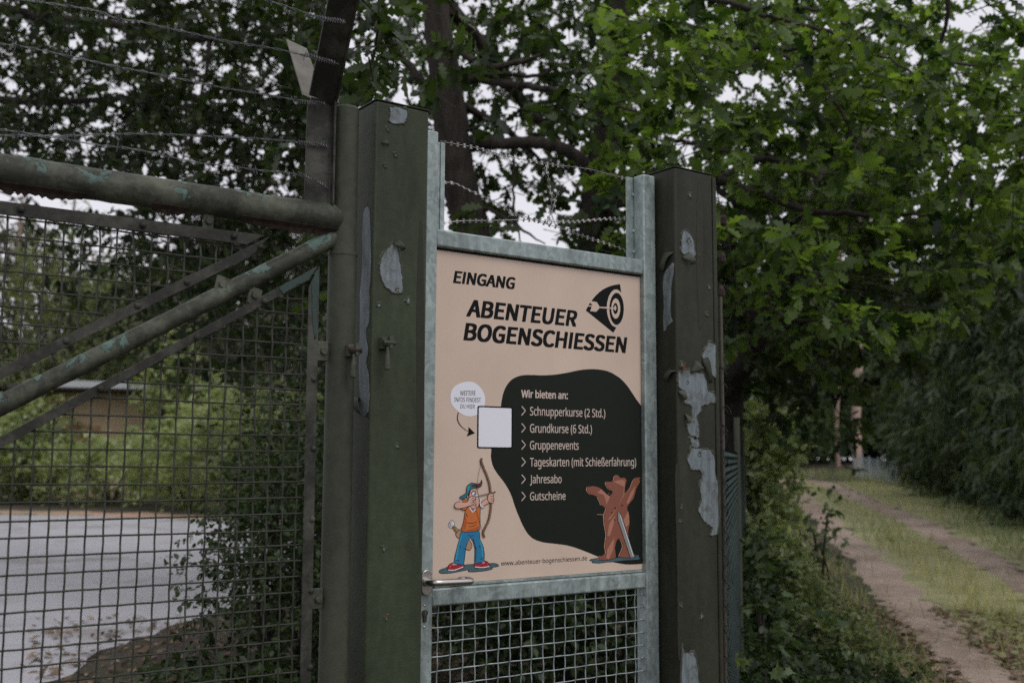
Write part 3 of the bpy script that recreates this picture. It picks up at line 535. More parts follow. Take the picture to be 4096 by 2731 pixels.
# bear target drawing
pr = Print()
sh([(1625, 1090), (1680, 1070), (1900, 1060), (2000, 1050), (2080, 1035), (2120, 1035), (2115, 1050), (2128, 1070), (2100, 1085), (1980, 1090), (1900, 1100), (1800, 1105), (1730, 1115), (1650, 1110), (1665, 1095)], 'shade', 3)
pr.line(A([(1698, 634), (1765, 637)]), 2.4, 'p_tan', 3); pr.line(A(el(1712, 635, 12, 16)), 1, 'ink', 3, True)
bear = [(1715, 1080), (1730, 1045), (1788, 1022), (1778, 950), (1792, 840), (1775, 740), (1768, 640), (1792, 575), (1740, 540), (1705, 462), (1640, 440), (1612, 415), (1600, 390), (1605, 365), (1650, 352), (1705, 360), (1755, 390), (1795, 430), (1842, 456), (1842, 440), (1815, 425), (1850, 432), (1865, 415), (1840, 400), (1812, 380), (1795, 350), (1786, 325), (1805, 308), (1860, 305), (1873, 262), (1905, 240), (1932, 272), (1970, 268), (1995, 295), (1982, 345), (1972, 438), (2030, 372), (2058, 302), (2100, 266), (2135, 268), (2118, 290), (2128, 312), (2090, 380), (2062, 480), (2000, 560), (2020, 660), (2022, 740), (2010, 820), (2045, 1000), (2082, 1030), (2062, 1062), (1932, 1060), (1925, 1030), (1955, 960), (1940, 895), (1905, 876), (1880, 960), (1888, 1045), (1870, 1070), (1790, 1086)]
pr.fill(A([(x-7, y) for x, y in bear]), 'p_bearedge', 4, 2); pr.line(A([(x-7, y) for x, y in bear]), 1.6, 'ink', 3, True, 2); pr.shape(A(bear), 'p_bear', 5, 2, 1.8)
for P in (((1805, 690), (1900, 560), (1960, 440), (1965, 360), (1860, 310), (1940, 290), (1975, 300), (1970, 440), (1900, 560), (1830, 680)), ((1785, 500), (1765, 440), (1700, 420), (1740, 385), (1790, 432), (1830, 458), (1790, 540)), ((1800, 840), (1820, 730), (1880, 640), (1860, 740), (1825, 850)), ((1960, 690), (2008, 600), (2018, 660), (2018, 730), (1985, 760)), ((1790, 1070), (1800, 980), (1870, 860), (1860, 980), (1815, 1080)), ((1990, 520), (2030, 420), (2080, 350), (2060, 430), (2010, 530))):
    pr.fill(A(P), 'p_bear2', 7)
for x, y in ((1946, 545), (1877, 572), (1846, 617), (1873, 688)): pr.fill(A(el(x, y, 7, 8, n=10)), 'ink', 9)
pr.shape(A([(1903, 608), (1922, 612), (1935, 640), (2072, 1055), (2030, 1064), (1905, 690)]), 'p_prop', 9, 0, 1.8); pr.line(A([(1928, 640), (2058, 1050)]), 2.5, 'p_wht', 11); pr.make('bear_picture', panel)
# woven wire infill
def crimp(a, b, r, pitch, amp, ph, seg=5, per=4):
    a, b = np.array(a, float), np.array(b, float); L = np.linalg.norm(b-a); n = max(2, int(round(L/pitch*per))); t = np.linspace(0, 1, n+1); P = a+(b-a)*t[:, None]
    P[:, 1] += amp*np.cos(math.pi*t*L/pitch+ph*math.pi); w = rng.normal(0, .0016, 3); P += np.sin(math.pi*t*rng.uniform(1, 3))[:, None]*w; return P
m = MB(); zs = [1.0245-.04*i for i in range(23)]; xs = [.0172+.0410*i for i in range(19)]
for i, x in enumerate(xs): m.tube(crimp((x, 0, .121), (x, 0, 1.045), .0019, .04, .0022, i), .0019, 5)
for j, z in enumerate(zs): m.tube(crimp((-.012, 0, z), (.786, 0, z), .0019, .041, -.0022, j), .0019, 5)
o = build('wire_mesh', m, M['wire'], door, True); o['kind'] = 'stuff'; del o['kind']
m = MB()
for z in zs: m.dome((.786, 0, z), (-1, 0, 0), .004, .008)
build('weld_bead', m, M['wire'], o)
# handle and lock
hx, hz = -.041, 1.1145
def oval(m, cx, cz, w, h, y0, y1, seg=10):
    pts = [(cx+w/2*math.cos(a), cz+h/2-w/2+w/2*math.sin(a)) for a in np.linspace(0, math.pi, seg)]+[(cx+w/2*math.cos(a), cz-h/2+w/2+w/2*math.sin(a)) for a in np.linspace(math.pi, 2*math.pi, seg)]
    m.slab(pts, y0, y1)
m = MB(); oval(m, hx+.003, hz, .034, .070, -.030, -.0202); hd = build('door_handle', m, M['inox'], door, bevel=.002)
m = MB(); m.tube(smooth([(hx, -.030, hz+.002), (hx, -.052, hz+.002), (hx+.006, -.064, hz+.002), (hx+.02, -.070, hz+.002), (hx+.07, -.071, hz+.001), (hx+.112, -.070, hz), (hx+.124, -.064, hz), (hx+.129, -.052, hz), (hx+.127, -.036, hz), (hx+.118, -.031, hz), (hx+.108, -.031, hz)], 5), .0098, 16); build('lever', m, M['inox'], hd, True)
m = MB(); m.cyl((hx, -.0305, hz+.002), (hx, -.036, hz+.002), .0125, 18); build('collar', m, M['inox'], hd, True)
m = MB(); oval(m, -.040, 1.024, .024, .062, -.0206, -.0195); lk = build('lock_plate', m, M['galv'], door)
m = MB(); m.cyl((-.040, -.027, 1.0315), (-.040, -.0195, 1.0315), .0083, 18); oval(m, -.040, 1.0165, .0098, .021, -.0262, -.0195); cy = build('lock_cylinder', m, M['brass'], lk, True)
m = MB(); m.box(-.0408, -.0392, -.0276, -.0268, 1.027, 1.036); build('key_slot', m, M['inox'], cy)
m = MB()
for z in (1.0515, .993): m.dome((-.040, -.0205, z), (0, -1, 0), .0036, .0022)
build('screw', m, M['inox'], lk, True)

# ================================================================== razor wire over the door
def razor(pts, Y, label, n=6, rc=.0012, stub=False):
    o = empty('razor_wire', (0, 0, 0), label, 'razor wire', 'razor wire strung above the door'); P = smooth([onY(x, y, Y) for x, y in pts], n); P[:, 1] += np.sin(np.arange(len(P))*.5)*.003
    o.location = [float(a) for a in P[0]]
    m = MB(); m.tube(P, rc, 6); build('core_wire', m, M['razor'], o, True)
    L = np.concatenate([[0], np.cumsum(np.linalg.norm(np.diff(P, axis=0), axis=1))]); m = MB(); T = np.gradient(P, axis=0); T /= np.linalg.norm(T, axis=1)[:, None]
    for k, s_ in enumerate(np.arange(.018, L[-1]-.01, .0225)):
        c = np.array([np.interp(s_, L, P[:, i]) for i in range(3)]); t = np.array([np.interp(s_, L, T[:, i]) for i in range(3)]); tw = .6*math.sin(k*.21+pts[0][1]*.01)+rng.normal(0, .1)
        nrm = np.array([0, math.sin(tw), math.cos(tw)]); u = nrm-t*(nrm@t); u /= np.linalg.norm(u)
        if stub: u = np.array([t[2], 0, -t[0]]); u /= np.linalg.norm(u)+1e-9
        q = [(-.0018, -.002), (-.0055, -.0062), (.0055, -.0062), (.0018, -.002), (.0018, .002), (.0055, .0062), (-.0055, .0062), (-.0018, .002)]; b = np.cross(t, u)
        m.add([c+t*a+u*h+b*.0004 for a, h in q]+[c+t*a+u*h-b*.0004 for a, h in q], [(0, 1, 2, 3), (0, 3, 4, 7), (4, 5, 6, 7), (11, 10, 9, 8), (15, 12, 11, 8), (15, 14, 13, 12)])
    build('blades', m, M['razor'], o); return o
Z6 = lambda x, y: (1650+x*.4252, 450+y*.4252)
razor([Z6(*p) for p in ((262, 270), (450, 305), (700, 360), (950, 425), (1270, 485), (1500, 510), (1700, 545), (1850, 580), (2000, 625), (2095, 640))], .035, 'topmost razor wire strand sloping across above the door')
razor([Z6(*p) for p in ((262, 650), (350, 660), (450, 690), (600, 760), (800, 860), (960, 950), (1120, 1000), (1270, 1050), (1480, 1120), (1700, 1190), (1900, 1260), (2090, 1325))], .040, 'diagonal razor wire strand falling from mid height to the top rail of the door')
razor([Z6(*p) for p in ((255, 1042), (400, 1025), (600, 1018), (900, 1012), (1100, 1012), (1300, 1025), (1480, 1030), (1650, 1015), (1850, 1000), (2000, 995), (2100, 985))], .033, 'nearly level razor wire strand just above the door rail')
razor([Z6(*p) for p in ((1285, 465), (1262, 540), (1280, 640), (1300, 740), (1308, 830), (1300, 930), (1262, 1050), (1290, 980), (1330, 870), (1350, 810), (1375, 740))], .046, 'short loose end of razor wire hanging between the upper strands', stub=True)

# ================================================================== vehicle gate
GY = -.05; XL = -3.6
gate = empty('vehicle_gate', (-1.6, GY, 0), 'old dark green vehicle gate of thick pipes and wire mesh infill', 'gate')
m = MB(); m.tube([(-.3275, GY, z) for z in (.05, 2.0, 2.0001, 2.4)], [.038, .038, .036, .036], 28); m.dome((-.3275, GY, 2.4), (0, 0, 1), .036, .012, seg=28); st = build('stile_pipe', m, M['gate_s'], gate, True)
m = MB(); m.cyl((-.3275, GY, 1.995), (-.3275, GY, 2.005), .0395, 28); build('weld_seam', m, M['gate_s'], st, True)
zt = 2.093; m = MB(); xs_ = np.linspace(XL, -.362, 120); nz_ = rng.normal(0, .0008, (120,)); rr_ = .0385+nz_; rr_ = np.concatenate([rr_, [.0375, .035, .031]]); m.tube([(x, GY, zt) for x in xs_]+[(-.358, GY, zt), (-.350, GY, zt), (-.336, GY, zt)], rr_, 26); tp = build('top_pipe', m, M['gate'], gate, True)
for cx, cw in ((-1.12, .12), (-.47, .15), (-.80, .04)):      # torn rust hanging under the pipe
    m = MB(); xx = np.linspace(cx-cw, cx+cw, 34); env = np.sin(np.linspace(0, math.pi, 34)); lo = .003+.016*env*rng.uniform(.2, 1, 34); n_ = len(xx)
    m.add([(x, GY-.026, zt-.0295) for x in xx]+[(x, GY-.014, zt-.0385) for x in xx]+[(x, GY-.008, zt-.0385-l) for x, l in zip(xx, lo)], [(i, i+1, n_+i+1, n_+i) for i in range(n_-1)]+[(n_+i, n_+i+1, 2*n_+i+1, 2*n_+i) for i in range(n_-1)])
    fl = build('rust_flake', m, M['rustdark'], tp); fl.modifiers.new('s', 'SOLIDIFY').thickness = .002
sl = (2.040-1.566)/(1.150-.357); zd = lambda x: 2.040+sl*(x+.357)
m = MB(); xs_ = np.linspace(-2.7, -.340, 80); m.tube([(x, GY, zd(x)) for x in xs_], .0226+rng.normal(0, .0004, 80), 20); br = build('brace_pipe', m, M['gate'], gate, True)
m = MB(); m.tube([(-.335, GY, .16), (XL, GY, .16)], .0385, 24); build('bottom_pipe', m, M['gate'], gate, True)
m = MB(); m.tube([(XL, GY, .05), (XL, GY, 2.13)], .038, 24); build('stile_pipe', m, M['gate_s'], gate, True)
def bar(m, q, y0=GY-.012, y1=GY-.006): m.slab(q, y0, y1)
BS = (2.020-1.652)/(1.153-.540)
# upper panel
m = MB(); bar(m, [(XL+.05, 1.992), (-.600, 1.992), (-.553, 2.022), (XL+.05, 2.023)]); bar(m, [(-2.6, 1.652-BS*1.447-.0015), (-.5415, 2.0195), (-.593, 1.9985-.0065-.0325), (-2.6, 1.627-BS*1.448)], GY-.016, GY-.0121)
up_ = build('mesh_frame', m, M['bar'], gate, bevel=.001)
m = MB(); vx = [-1.114+.04*k for k in range(-50, 16)]; k0 = 0
up_line = lambda x: 1.640+BS*(x+1.153)
lo_line = lambda x: 1.489+((1.932-1.489)/(1.145-.424))*(x+1.145)
HZ = [1.275+.0395*k for k in range(-28, 20)]
for i, x in enumerate(vx):
    if x > -.56: break
    z0 = max(.2, up_line(x)); m.tube(crimp((x, GY, z0), (x, GY, 2.0), .0024, .04, .0026, i), .0024, 5)
for j, z in enumerate(HZ):
    if z < 1.99 and z > .22:
        x1 = -1.153+(z-1.640)/BS; 
        if x1 > XL+.1: m.tube(crimp((XL+.04, GY, z), (min(x1, -.56), GY, z), .0024, .04, -.0026, j), .0024, 5)
build('wire_mesh', m, M['mesh'], up_, True)
def bolts(par, pts, y=GY-.012):
    for x, z in pts:
        m = MB(); m.dome((x, y, z), (0, -1, 0), .0085, .006); build('bolt', m, M['bar'], par, True)
bolts(up_, [(-1.13, 2.008), (-.86, 2.008), (-.635, 2.009), (-.565, 1.990)]+[(-.75, 1.88), (-.865, 1.812), (-1.02, 1.718)], GY-.016)
# lower panel
m = MB(); bar(m, [(-2.7, 1.499-.62*1.555), (-.4035, 1.9585), (-.4285, 1.9185), (-2.7, 1.472-.62*1.557)], GY-.012, GY-.006); bar(m, [(-.4225, .21), (-.3935, .21), (-.401, 1.957), (-.4293, 1.90)], GY-.017, GY-.0121); bar(m, [(XL+.05, .21), (-.43, .21), (-.43, .24), (XL+.05, .24)])
lw = build('mesh_frame', m, M['bar'], gate, bevel=.001)
m = MB()
for i, x in enumerate([-1.114+.0396*k for k in range(-58, 18)]):
    z1 = min(1.97, lo_line(x)); 
    if z1 > .3: m.tube(crimp((x, GY, .22), (x, GY, z1), .0024, .04, .0026, i), .0024, 5)
for j, z in enumerate(HZ):
    x0 = max(XL+.04, -1.145+(z-1.489)/.6144)
    if z < 1.93 and z > .22 and x0 < -.44: m.tube(crimp((x0, GY, z), (-.424, GY, z), .0024, .04, -.0026, j), .0024, 5)
build('wire_mesh', m, M['mesh'], lw, True)
bolts(lw, [(-.41, 1.66), (-.405, 1.48), (-.404, 1.30), (-.402, 1.12), (-.400, .93), (-.55, 1.852), (-.72, 1.747), (-.94, 1.612)], GY-.017)
def ragged(q, y):
    q = smooth(q, 7, True); q[:len(q)] += rng.normal(size=q.shape)*.0011; m = MB(); m.slab([tuple(p) for p in q], y-.0012, y+.0004); build('old_paint', m, M['oldpaint'], lw)
ragged([(-.505, 1.895), (-.47, 1.917), (-.44, 1.934), (-.416, 1.950), (-.420, 1.936), (-.446, 1.910), (-.462, 1.903), (-.485, 1.886), (-.500, 1.878)], GY-.0125)
ragged([(-.412, 1.945), (-.4045, 1.93), (-.404, 1.88), (-.406, 1.83), (-.403, 1.79), (-.409, 1.765), (-.417, 1.80), (-.420, 1.85), (-.4225, 1.90)], GY-.0175)
for x, z, ang in ((-.66, 1.885, 1), (-.575, 1.865, -1), (-.382, 1.735, 0), (-.380, 1.098, 0), (-.70, 2.04, 2)):
    m = MB()
    if ang == 0: m.box(x-.018, x+.014, GY-.011, GY-.004, z-.026, z+.026)
    elif ang == 2: m.box(x-.013, x+.013, GY-.011, GY-.004, z-.045, z+.02)
    else: m.slab([(x-.020, z-.020), (x+.012, z-.026), (x+.022, z+.014), (x-.012, z+.024)], GY-.011, GY-.004)
    b_ = build('bracket', m, M['gate'], gate, bevel=.002); m = MB(); m.tube([(x, GY-.011, z), (x, GY-.019, z)], [.010, .009], 8); build('bolt', m, M['gate'], b_)
fitting(gate, *S6(258, 905), GY-.036, M['gate'], M['rustdark'])
# bracket post for the barbed wire, with two arms forming a V
m = MB(); m.slab([(-.447, 2.125), (-.378, 2.125), (-.376, 2.412), (-.435, 2.412), (-.445, 2.385)], GY-.012, GY-.006); m.box(-.3755, -.369, GY-.03, GY+.03, 2.125, 2.425); wp = build('wire_post', m, M['bar'], gate, bevel=.0015)
a0 = onY(1290, 408, GY-.02); tip = at(1395, -110, 2.62)
m = MB(); d = tip-a0; 
for (o0, o1, w) in (((-.036, 0), (.036, 0), 0), ((.036, -.008), (.043, .045), 1)):
    e = .003
    if w == 0: q = [a0+np.array([-.038, 0, .01]), a0+np.array([.034, 0, 0]), tip+np.array([.034, 0, 0]), tip+np.array([-.038, 0, 0])]; th = np.array([0, .005, .004])
    else: q = [a0+np.array([.0345, -.004, 0]), a0+np.array([.0345, .04, .01]), tip+np.array([.0345, .04, .01]), tip+np.array([.0345, -.004, 0])]; th = np.array([.006, 0, 0])
    m.hexa([q[0], q[1], q[2], q[3], q[0]+th, q[1]+th, q[2]+th, q[3]+th])
build('wire_arm', m, M['bar'], gate)
b0, b1 = at(1260, 400, 2.93), at(1187, 175, 3.14); w = np.array([.036, 0, -.008]); th = np.array([0, .004, -.003])
m = MB(); m.hexa([b0-w, b0+w, b1+w*.9, b1-w*.9, b0-w+th, b0+w+th, b1+w*.9+th, b1-w*.9+th]); build('wire_arm', m, M['lit_bar'], gate, bevel=.001)

# ================================================================== barbed wire above the gate
def barbed(pts, Y0, Y1, label, gap=.112, wrap=True):
    P = np.array([onY(x, y, Y0+(Y1-Y0)*i/(len(pts)-1)) for i, (x, y) in enumerate(pts)]); P = np.concatenate([[P[0]+(P[0]-P[1])*5, P[0]+(P[0]-P[1])*2], P]); P = smooth(P, 10)
    L = np.concatenate([[0], np.cumsum(np.linalg.norm(np.diff(P, axis=0), axis=1))]); s = np.arange(0, L[-1], .010); Q = np.stack([np.interp(s, L, P[:, i]) for i in range(3)], 1)
    o = empty('barbed_wire', Q[-1], label, 'barbed wire', 'barbed wire strung above the gate'); m = MB()
    for ph in (0, math.pi): m.tube(Q+np.stack([0*s, .0019*np.cos(s*90+ph), .0019*np.sin(s*90+ph)], 1), .0010, 5)
    build('twisted_strand', m, M['barb'], o, True)
    for c in np.arange(L[-1]-.10, .05, -gap):
        p = np.array([np.interp(c, L, P[:, i]) for i in range(3)]); a = rng.uniform(0, 6.28); m = MB()
        m.tube([p+[.006*(k/10-.5)*2, .0034*math.cos(k*2.2), .0034*math.sin(k*2.2)] for k in range(11)], .0012, 4)
        for k in range(2):
            u = np.array([rng.uniform(-.35, .35), math.cos(a+k*1.7), math.sin(a+k*1.7)]); u /= np.linalg.norm(u); x = np.array([.004*(2*k-1), 0, 0]); m.tube([p+x-u*.014, p+x, p+x+u*.014], [.0005, .0012, .0005], 4)
        build('barb', m, M['barb'], o)
    if wrap:
        m = MB()
        e = np.array([np.interp(L[-1]-.05, L, P[:, i]) for i in range(3)]); t = (P[-1]-P[-4]); t /= np.linalg.norm(t)
        m.tube([e-t*.045+t*.0011*k*1.3+np.array([0, .0055*math.cos(k*1.3), .0055*math.sin(k*1.3)]) for k in range(60)], .0012, 4)
        build('end_winding', m, M['barb'], o)
Z1 = lambda L_: [(x*.5952, y*.5952) for x, y in L_]
barbed(Z1([(1500, -75), (1780, 0), (2000, 70), (2150, 120), (2340, 152)]), -.36, -.34, 'highest barbed wire strand, tied to the upper end of the leaning arm')
barbed(Z1([(150, 0), (400, 35), (650, 75), (780, 125), (950, 150), (1100, 185), (1300, 228), (1480, 270), (1700, 305), (1880, 335), (2050, 375), (2160, 400), (2280, 432)]), -.22, -.21, 'barbed wire strand tied halfway up the leaning arm')
barbed(Z1([(0, 297), (150, 315), (350, 355), (560, 400), (780, 450), (1000, 490), (1250, 540), (1480, 588), (1680, 620), (1860, 650), (2050, 685), (2210, 700)]), -.10, -.08, 'barbed wire strand tied at the foot of the leaning arm')
barbed(Z1([(0, 872), (170, 895), (300, 913), (430, 915), (670, 905), (930, 900), (1150, 905), (1380, 915), (1600, 925), (1770, 935), (1950, 950), (2060, 965), (2225, 988)]), -.075, -.07, 'barbed wire strand tied to the middle of the upright bracket')
barbed(Z1([(0, 910), (200, 912), (400, 930), (650, 975), (880, 1000), (1100, 1045), (1330, 1095), (1540, 1115), (1740, 1145), (1950, 1165), (2080, 1205), (2215, 1268)]), -.085, -.08, 'lowest barbed wire strand, just above the thick top pipe')

# ================================================================== chain link fence beside the right post
fence = empty('chain_link_fence', (1.09, 0, 0), 'green chain link fence running away beside the brown post', 'fence')
F0 = np.array([1.12, -.05]); bd = math.radians(48.0); FD = np.array([math.sin(bd), math.cos(bd)])
M['gwire'] = flat('green_coated_wire', (.026, .042, .038), .6, 0, .5, 25, .25)
m = MB(); LEN = 13.; ph = .055; Hh = 1.83
def fp(s, z, o=0): return (F0[0]+FD[0]*s-FD[1]*o, F0[1]+FD[1]*s+FD[0]*o, hgt(F0[0]+FD[0]*s, F0[1]+FD[1]*s)+z)
for k in range(-34, int(LEN/ph)):
    for sg in (1, -1):
        P = []
        z = .04
        for j in range(0, 67):
            s = (k+.5*0)*ph+ (ph/2)*((j % 2) if sg > 0 else -(j % 2)); P.append(fp(max(s, 0)+.0, .04+j*.0275, .004*(1 if j % 2 else -1)*sg))
        if k >= 0: m.tube(P[:54], .0010, 3, 0, False)
build('chain_mesh', m, M['gwire'], fence)
m = MB()
for s in (2.6, 5.2, 7.8, 10.4, 13.): m = MB(); m.cyl(fp(s, -.2), fp(s, 1.7), .017, 10); build('fence_post', m, M['gate_s'], fence, True)
m = MB(); m.tube([onY(2880, 1187, -.02), onY(2890, 1700, -.02), onY(2897, 2250, -.02), onY(2901, 2731, -.02), onY(2903, 3400, -.02)], .0075, 8); rd = build('tension_rod', m, M['rodwood'], fence, True)
m = MB(); a_, b_ = onY(2885, 1187, -.02), onY(2905, 3400, -.02); n_ = 420
m.tube([a_+(b_-a_)*(k/n_)+np.array([.012*math.cos(k*.33)+.008, .012*math.sin(k*.33), .0]) for k in range(n_)], .0016, 4); build('tie_wire', m, M['gwire'], rd, True)
m = MB()
for k in range(26): 
    z = .1+k*.066; m.tube([(1.112+.018*math.cos(t)+.02*(k % 3), -.04+.012*t, z+.028*math.sin(t)) for t in np.linspace(0, 5.5, 12)], .0017, 4)
build('wire_coil', m, M['gwire'], fence, True)
# loose wire hanging off the post
o = empty('barbed_wire', onY(2866, 720, .02), 'thin loose barbed wire dangling behind the brown post', 'barbed wire')
m = MB(); P = smooth([onY(x, y, .12) for x, y in ((2862, 745), (2875, 800), (2885, 850), (2893, 880), (2905, 900), (2925, 1010), (2945, 1130), (2960, 1260))], 6); m.tube(P, .0016, 4)
for p in P[::5]: m.tube([p-[.008, 0, .004], p+[.008, 0, .004]], .001, 4)
build('strand', m, M['rustdark'], o); m = MB()
for x, y in ((2894, 880), (2890, 1030), (2885, 1165)):
    m = MB(); c = onY(x, y, .12); m.tube([c+[0, 0, .022], c+[0, 0, .008], c-[0, 0, .015], c-[0, 0, .026]], [.004, .012, .013, .005], 7)
    build('insulator', m, M['rustdark'], o)

# ================================================================== trees
def limb(m, pts, ws, jit=.0, n=5, seg=10):
    """pts: (x, y, depth) in picture units of 2352 wide, ws: widths in the same units -> a real tapered limb"""
    P = np.array([ad(x, y, D) for x, y, D in pts]); r = np.array([w*K*D/FPX/2 for w, (_, _, D) in zip(ws, pts)])
    Q = smooth(np.column_stack([P, r]), n); C = Q[:, :3]+rng.normal(size=(len(Q), 3))*jit; m.tube(C, np.clip(Q[:, 3], .002, None)*rng.uniform(.95, 1.05, len(Q)), seg)
    return C
GRID = ["566776666777765567666654421111",
        "666644664455667676666665432222",
        "545776765344677776667775444444",
        "656665663335554666646777741111",
        "100245553323224466677776532222",
        "012566532213135567777754211000",
        "012465652111013555677642000000",
        "002334323222222456765310000000",
        "000122222111111134642100000000",
        "000000000000000022210000000000",
        "000000000000000000010000000000"]
def canopy(cols, d0, d1, per_unit, rows=range(-3, 11), g=GRID):
    tw = []
    for r_ in rows:
        for c_ in cols:
            if r_ < 0: den = (4 if r_ == -1 else 1.6) if -1 <= c_ < 22 else 1
            elif c_ < 0: den = 5 if r_ < 4 else 0
            else: den = int(g[r_][min(c_, 29)])
            if r_ == 9 or r_ == 8:
                if c_ > 22: den = 0
            n = rng.poisson(den*per_unit)
            if n == 0: continue
            x = (c_+rng.uniform(0, 1, n))*98; y = (r_+rng.uniform(0, 1, n))*98
            dd = (rng.uniform(d0**2, d1**2, n))**.5
            for a, b, e in zip(x, y, dd): tw.append(ad(a, b, e))
    return np.array(tw)
def crowns(name, parent, sets, tpl, mat, bmb):
    r_ = [twig_leaves(tw, per, tl, sz, sp, dr, up, .25, bmb, .003) for tw, per, tl, sz, sp, dr, up in sets]
    p, d, nn, s, t = [np.concatenate(x) for x in zip(*r_)]; return link(name, leaves_mesh(name, tpl, p, d, nn, s, t), mat, parent)
def crown(name, parent, tw, per, tl, size, tpl, mat, bmb=None, spread=.8, droop=.15, up=1., twr=.003, ct=.25):
    p, d, nn, s, t = twig_leaves(tw, per, tl, size, spread, droop, up, ct, bmb, twr)
    return link(name, leaves_mesh(name, tpl, p, d, nn, s, t), mat, parent)
def start(x, D): P = ad(x, 1200, D); return (P[0], P[1], hgt(P[0], P[1]))
# oak whose dark trunk rises behind the door
T1 = empty('oak_tree', start(1118, 8.6), 'oak with a dark leaning trunk rising behind the door', 'tree', 'oaks behind the gate')
m = MB(); D = 8.6
limb(m, [(985, -420, D), (990, -160, D), (1003, 40, D), (1020, 160, D), (1033, 260, D), (1045, 360, D), (1062, 450, D), (1085, 530, D), (1100, 640, D), (1110, 820, D), (1116, 1200, D), (1120, 1700, D)], [34, 50, 62, 70, 78, 80, 82, 86, 86, 86, 92, 120], .004, 6, 18)
for pts, ws in (([(1062, 335, D), (1110, 328, D), (1160, 330, 8.4), (1230, 326, 8.3), (1290, 340, 8.2), (1340, 375, 8.2), (1372, 425, 8.3)], [40, 32, 28, 28, 28, 30, 32]),
                ([(1036, 205, D), (1085, 183, D), (1160, 192, 8.4), (1245, 205, 8.2), (1340, 222, 8), (1480, 262, 7.6)], [26, 20, 20, 15, 11, 5]), ([(1085, 186, D), (1150, 170, 8.4), (1225, 178, 8.3), (1290, 150, 8)], [13, 11, 9, 4]),
                ([(1040, 232, D), (1100, 262, 8.8), (1170, 300, 9), (1250, 380, 9.2)], [22, 18, 14, 6]), ([(1015, 90, D), (1075, 130, 8.4), (1130, 152, 8.3), (1200, 140, 8.2), (1260, 118, 8)], [18, 18, 15, 11, 5]),
                ([(1018, 215, D), (965, 178, D), (920, 132, D), (885, 90, 8.4), (820, 40, 8)], [22, 20, 16, 12, 6]), ([(1028, 258, D), (960, 254, D), (880, 250, 8.5), (800, 238, 8.4), (700, 262, 8.2)], [16, 14, 11, 9, 4]),
                ([(1035, 20, D), (1085, 75, 9), (1130, 140, 9.2), (1200, 235, 9.5), (1260, 300, 9.6), (1330, 385, 9.8)], [36, 30, 30, 26, 22, 10]), ([(1055, 300, D), (1100, 292, 8.5), (1165, 230, 8.3), (1200, 185, 8.2)], [9, 7, 6, 3]),
                ([(1075, 470, D), (1120, 480, 8.5), (1190, 520, 8.3), (1250, 560, 8)], [12, 9, 7, 3]), ([(1178, 330, 8.4), (1180, 400, 8.4), (1182, 490, 8.3), (1200, 560, 8.2)], [7, 6, 6, 3]),
                ([(960, 254, D), (985, 215, 8.4), (1000, 180, 8.2)], [6, 5, 3]), ([(1000, -60, D), (900, -90, 8), (760, -60, 7.2), (640, 10, 6.6)], [24, 18, 12, 5])): limb(m, pts, ws, .006)
tb = build('trunk', m, M['bark'], T1, True)
m = MB(); tw = np.concatenate([canopy(range(7, 14), 9.0, 13.2, 3.0, range(-1, 11)), canopy(range(7, 14), 6.4, 8.2, .3, range(-1, 11))]); S1 = [(tw, 10, .21, .125, .8, .15, 1.)]
tw = np.array([ad(x+rng.normal(0, 22), y+rng.normal(0, 30), rng.uniform(4.6, 5.6)) for x, y in ((850, 20), (880, 40), (865, 80), (895, 90), (850, 110), (870, 140), (880, 175), (860, 200), (905, 60), (925, 110), (845, 55), (835, 160), (1060, 40), (1120, 150), (1010, 130))])
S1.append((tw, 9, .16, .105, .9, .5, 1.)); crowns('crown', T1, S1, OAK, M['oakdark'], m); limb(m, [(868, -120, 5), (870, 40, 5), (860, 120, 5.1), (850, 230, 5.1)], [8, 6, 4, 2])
build('twig_sprays', m, M['bark'], T1, True)
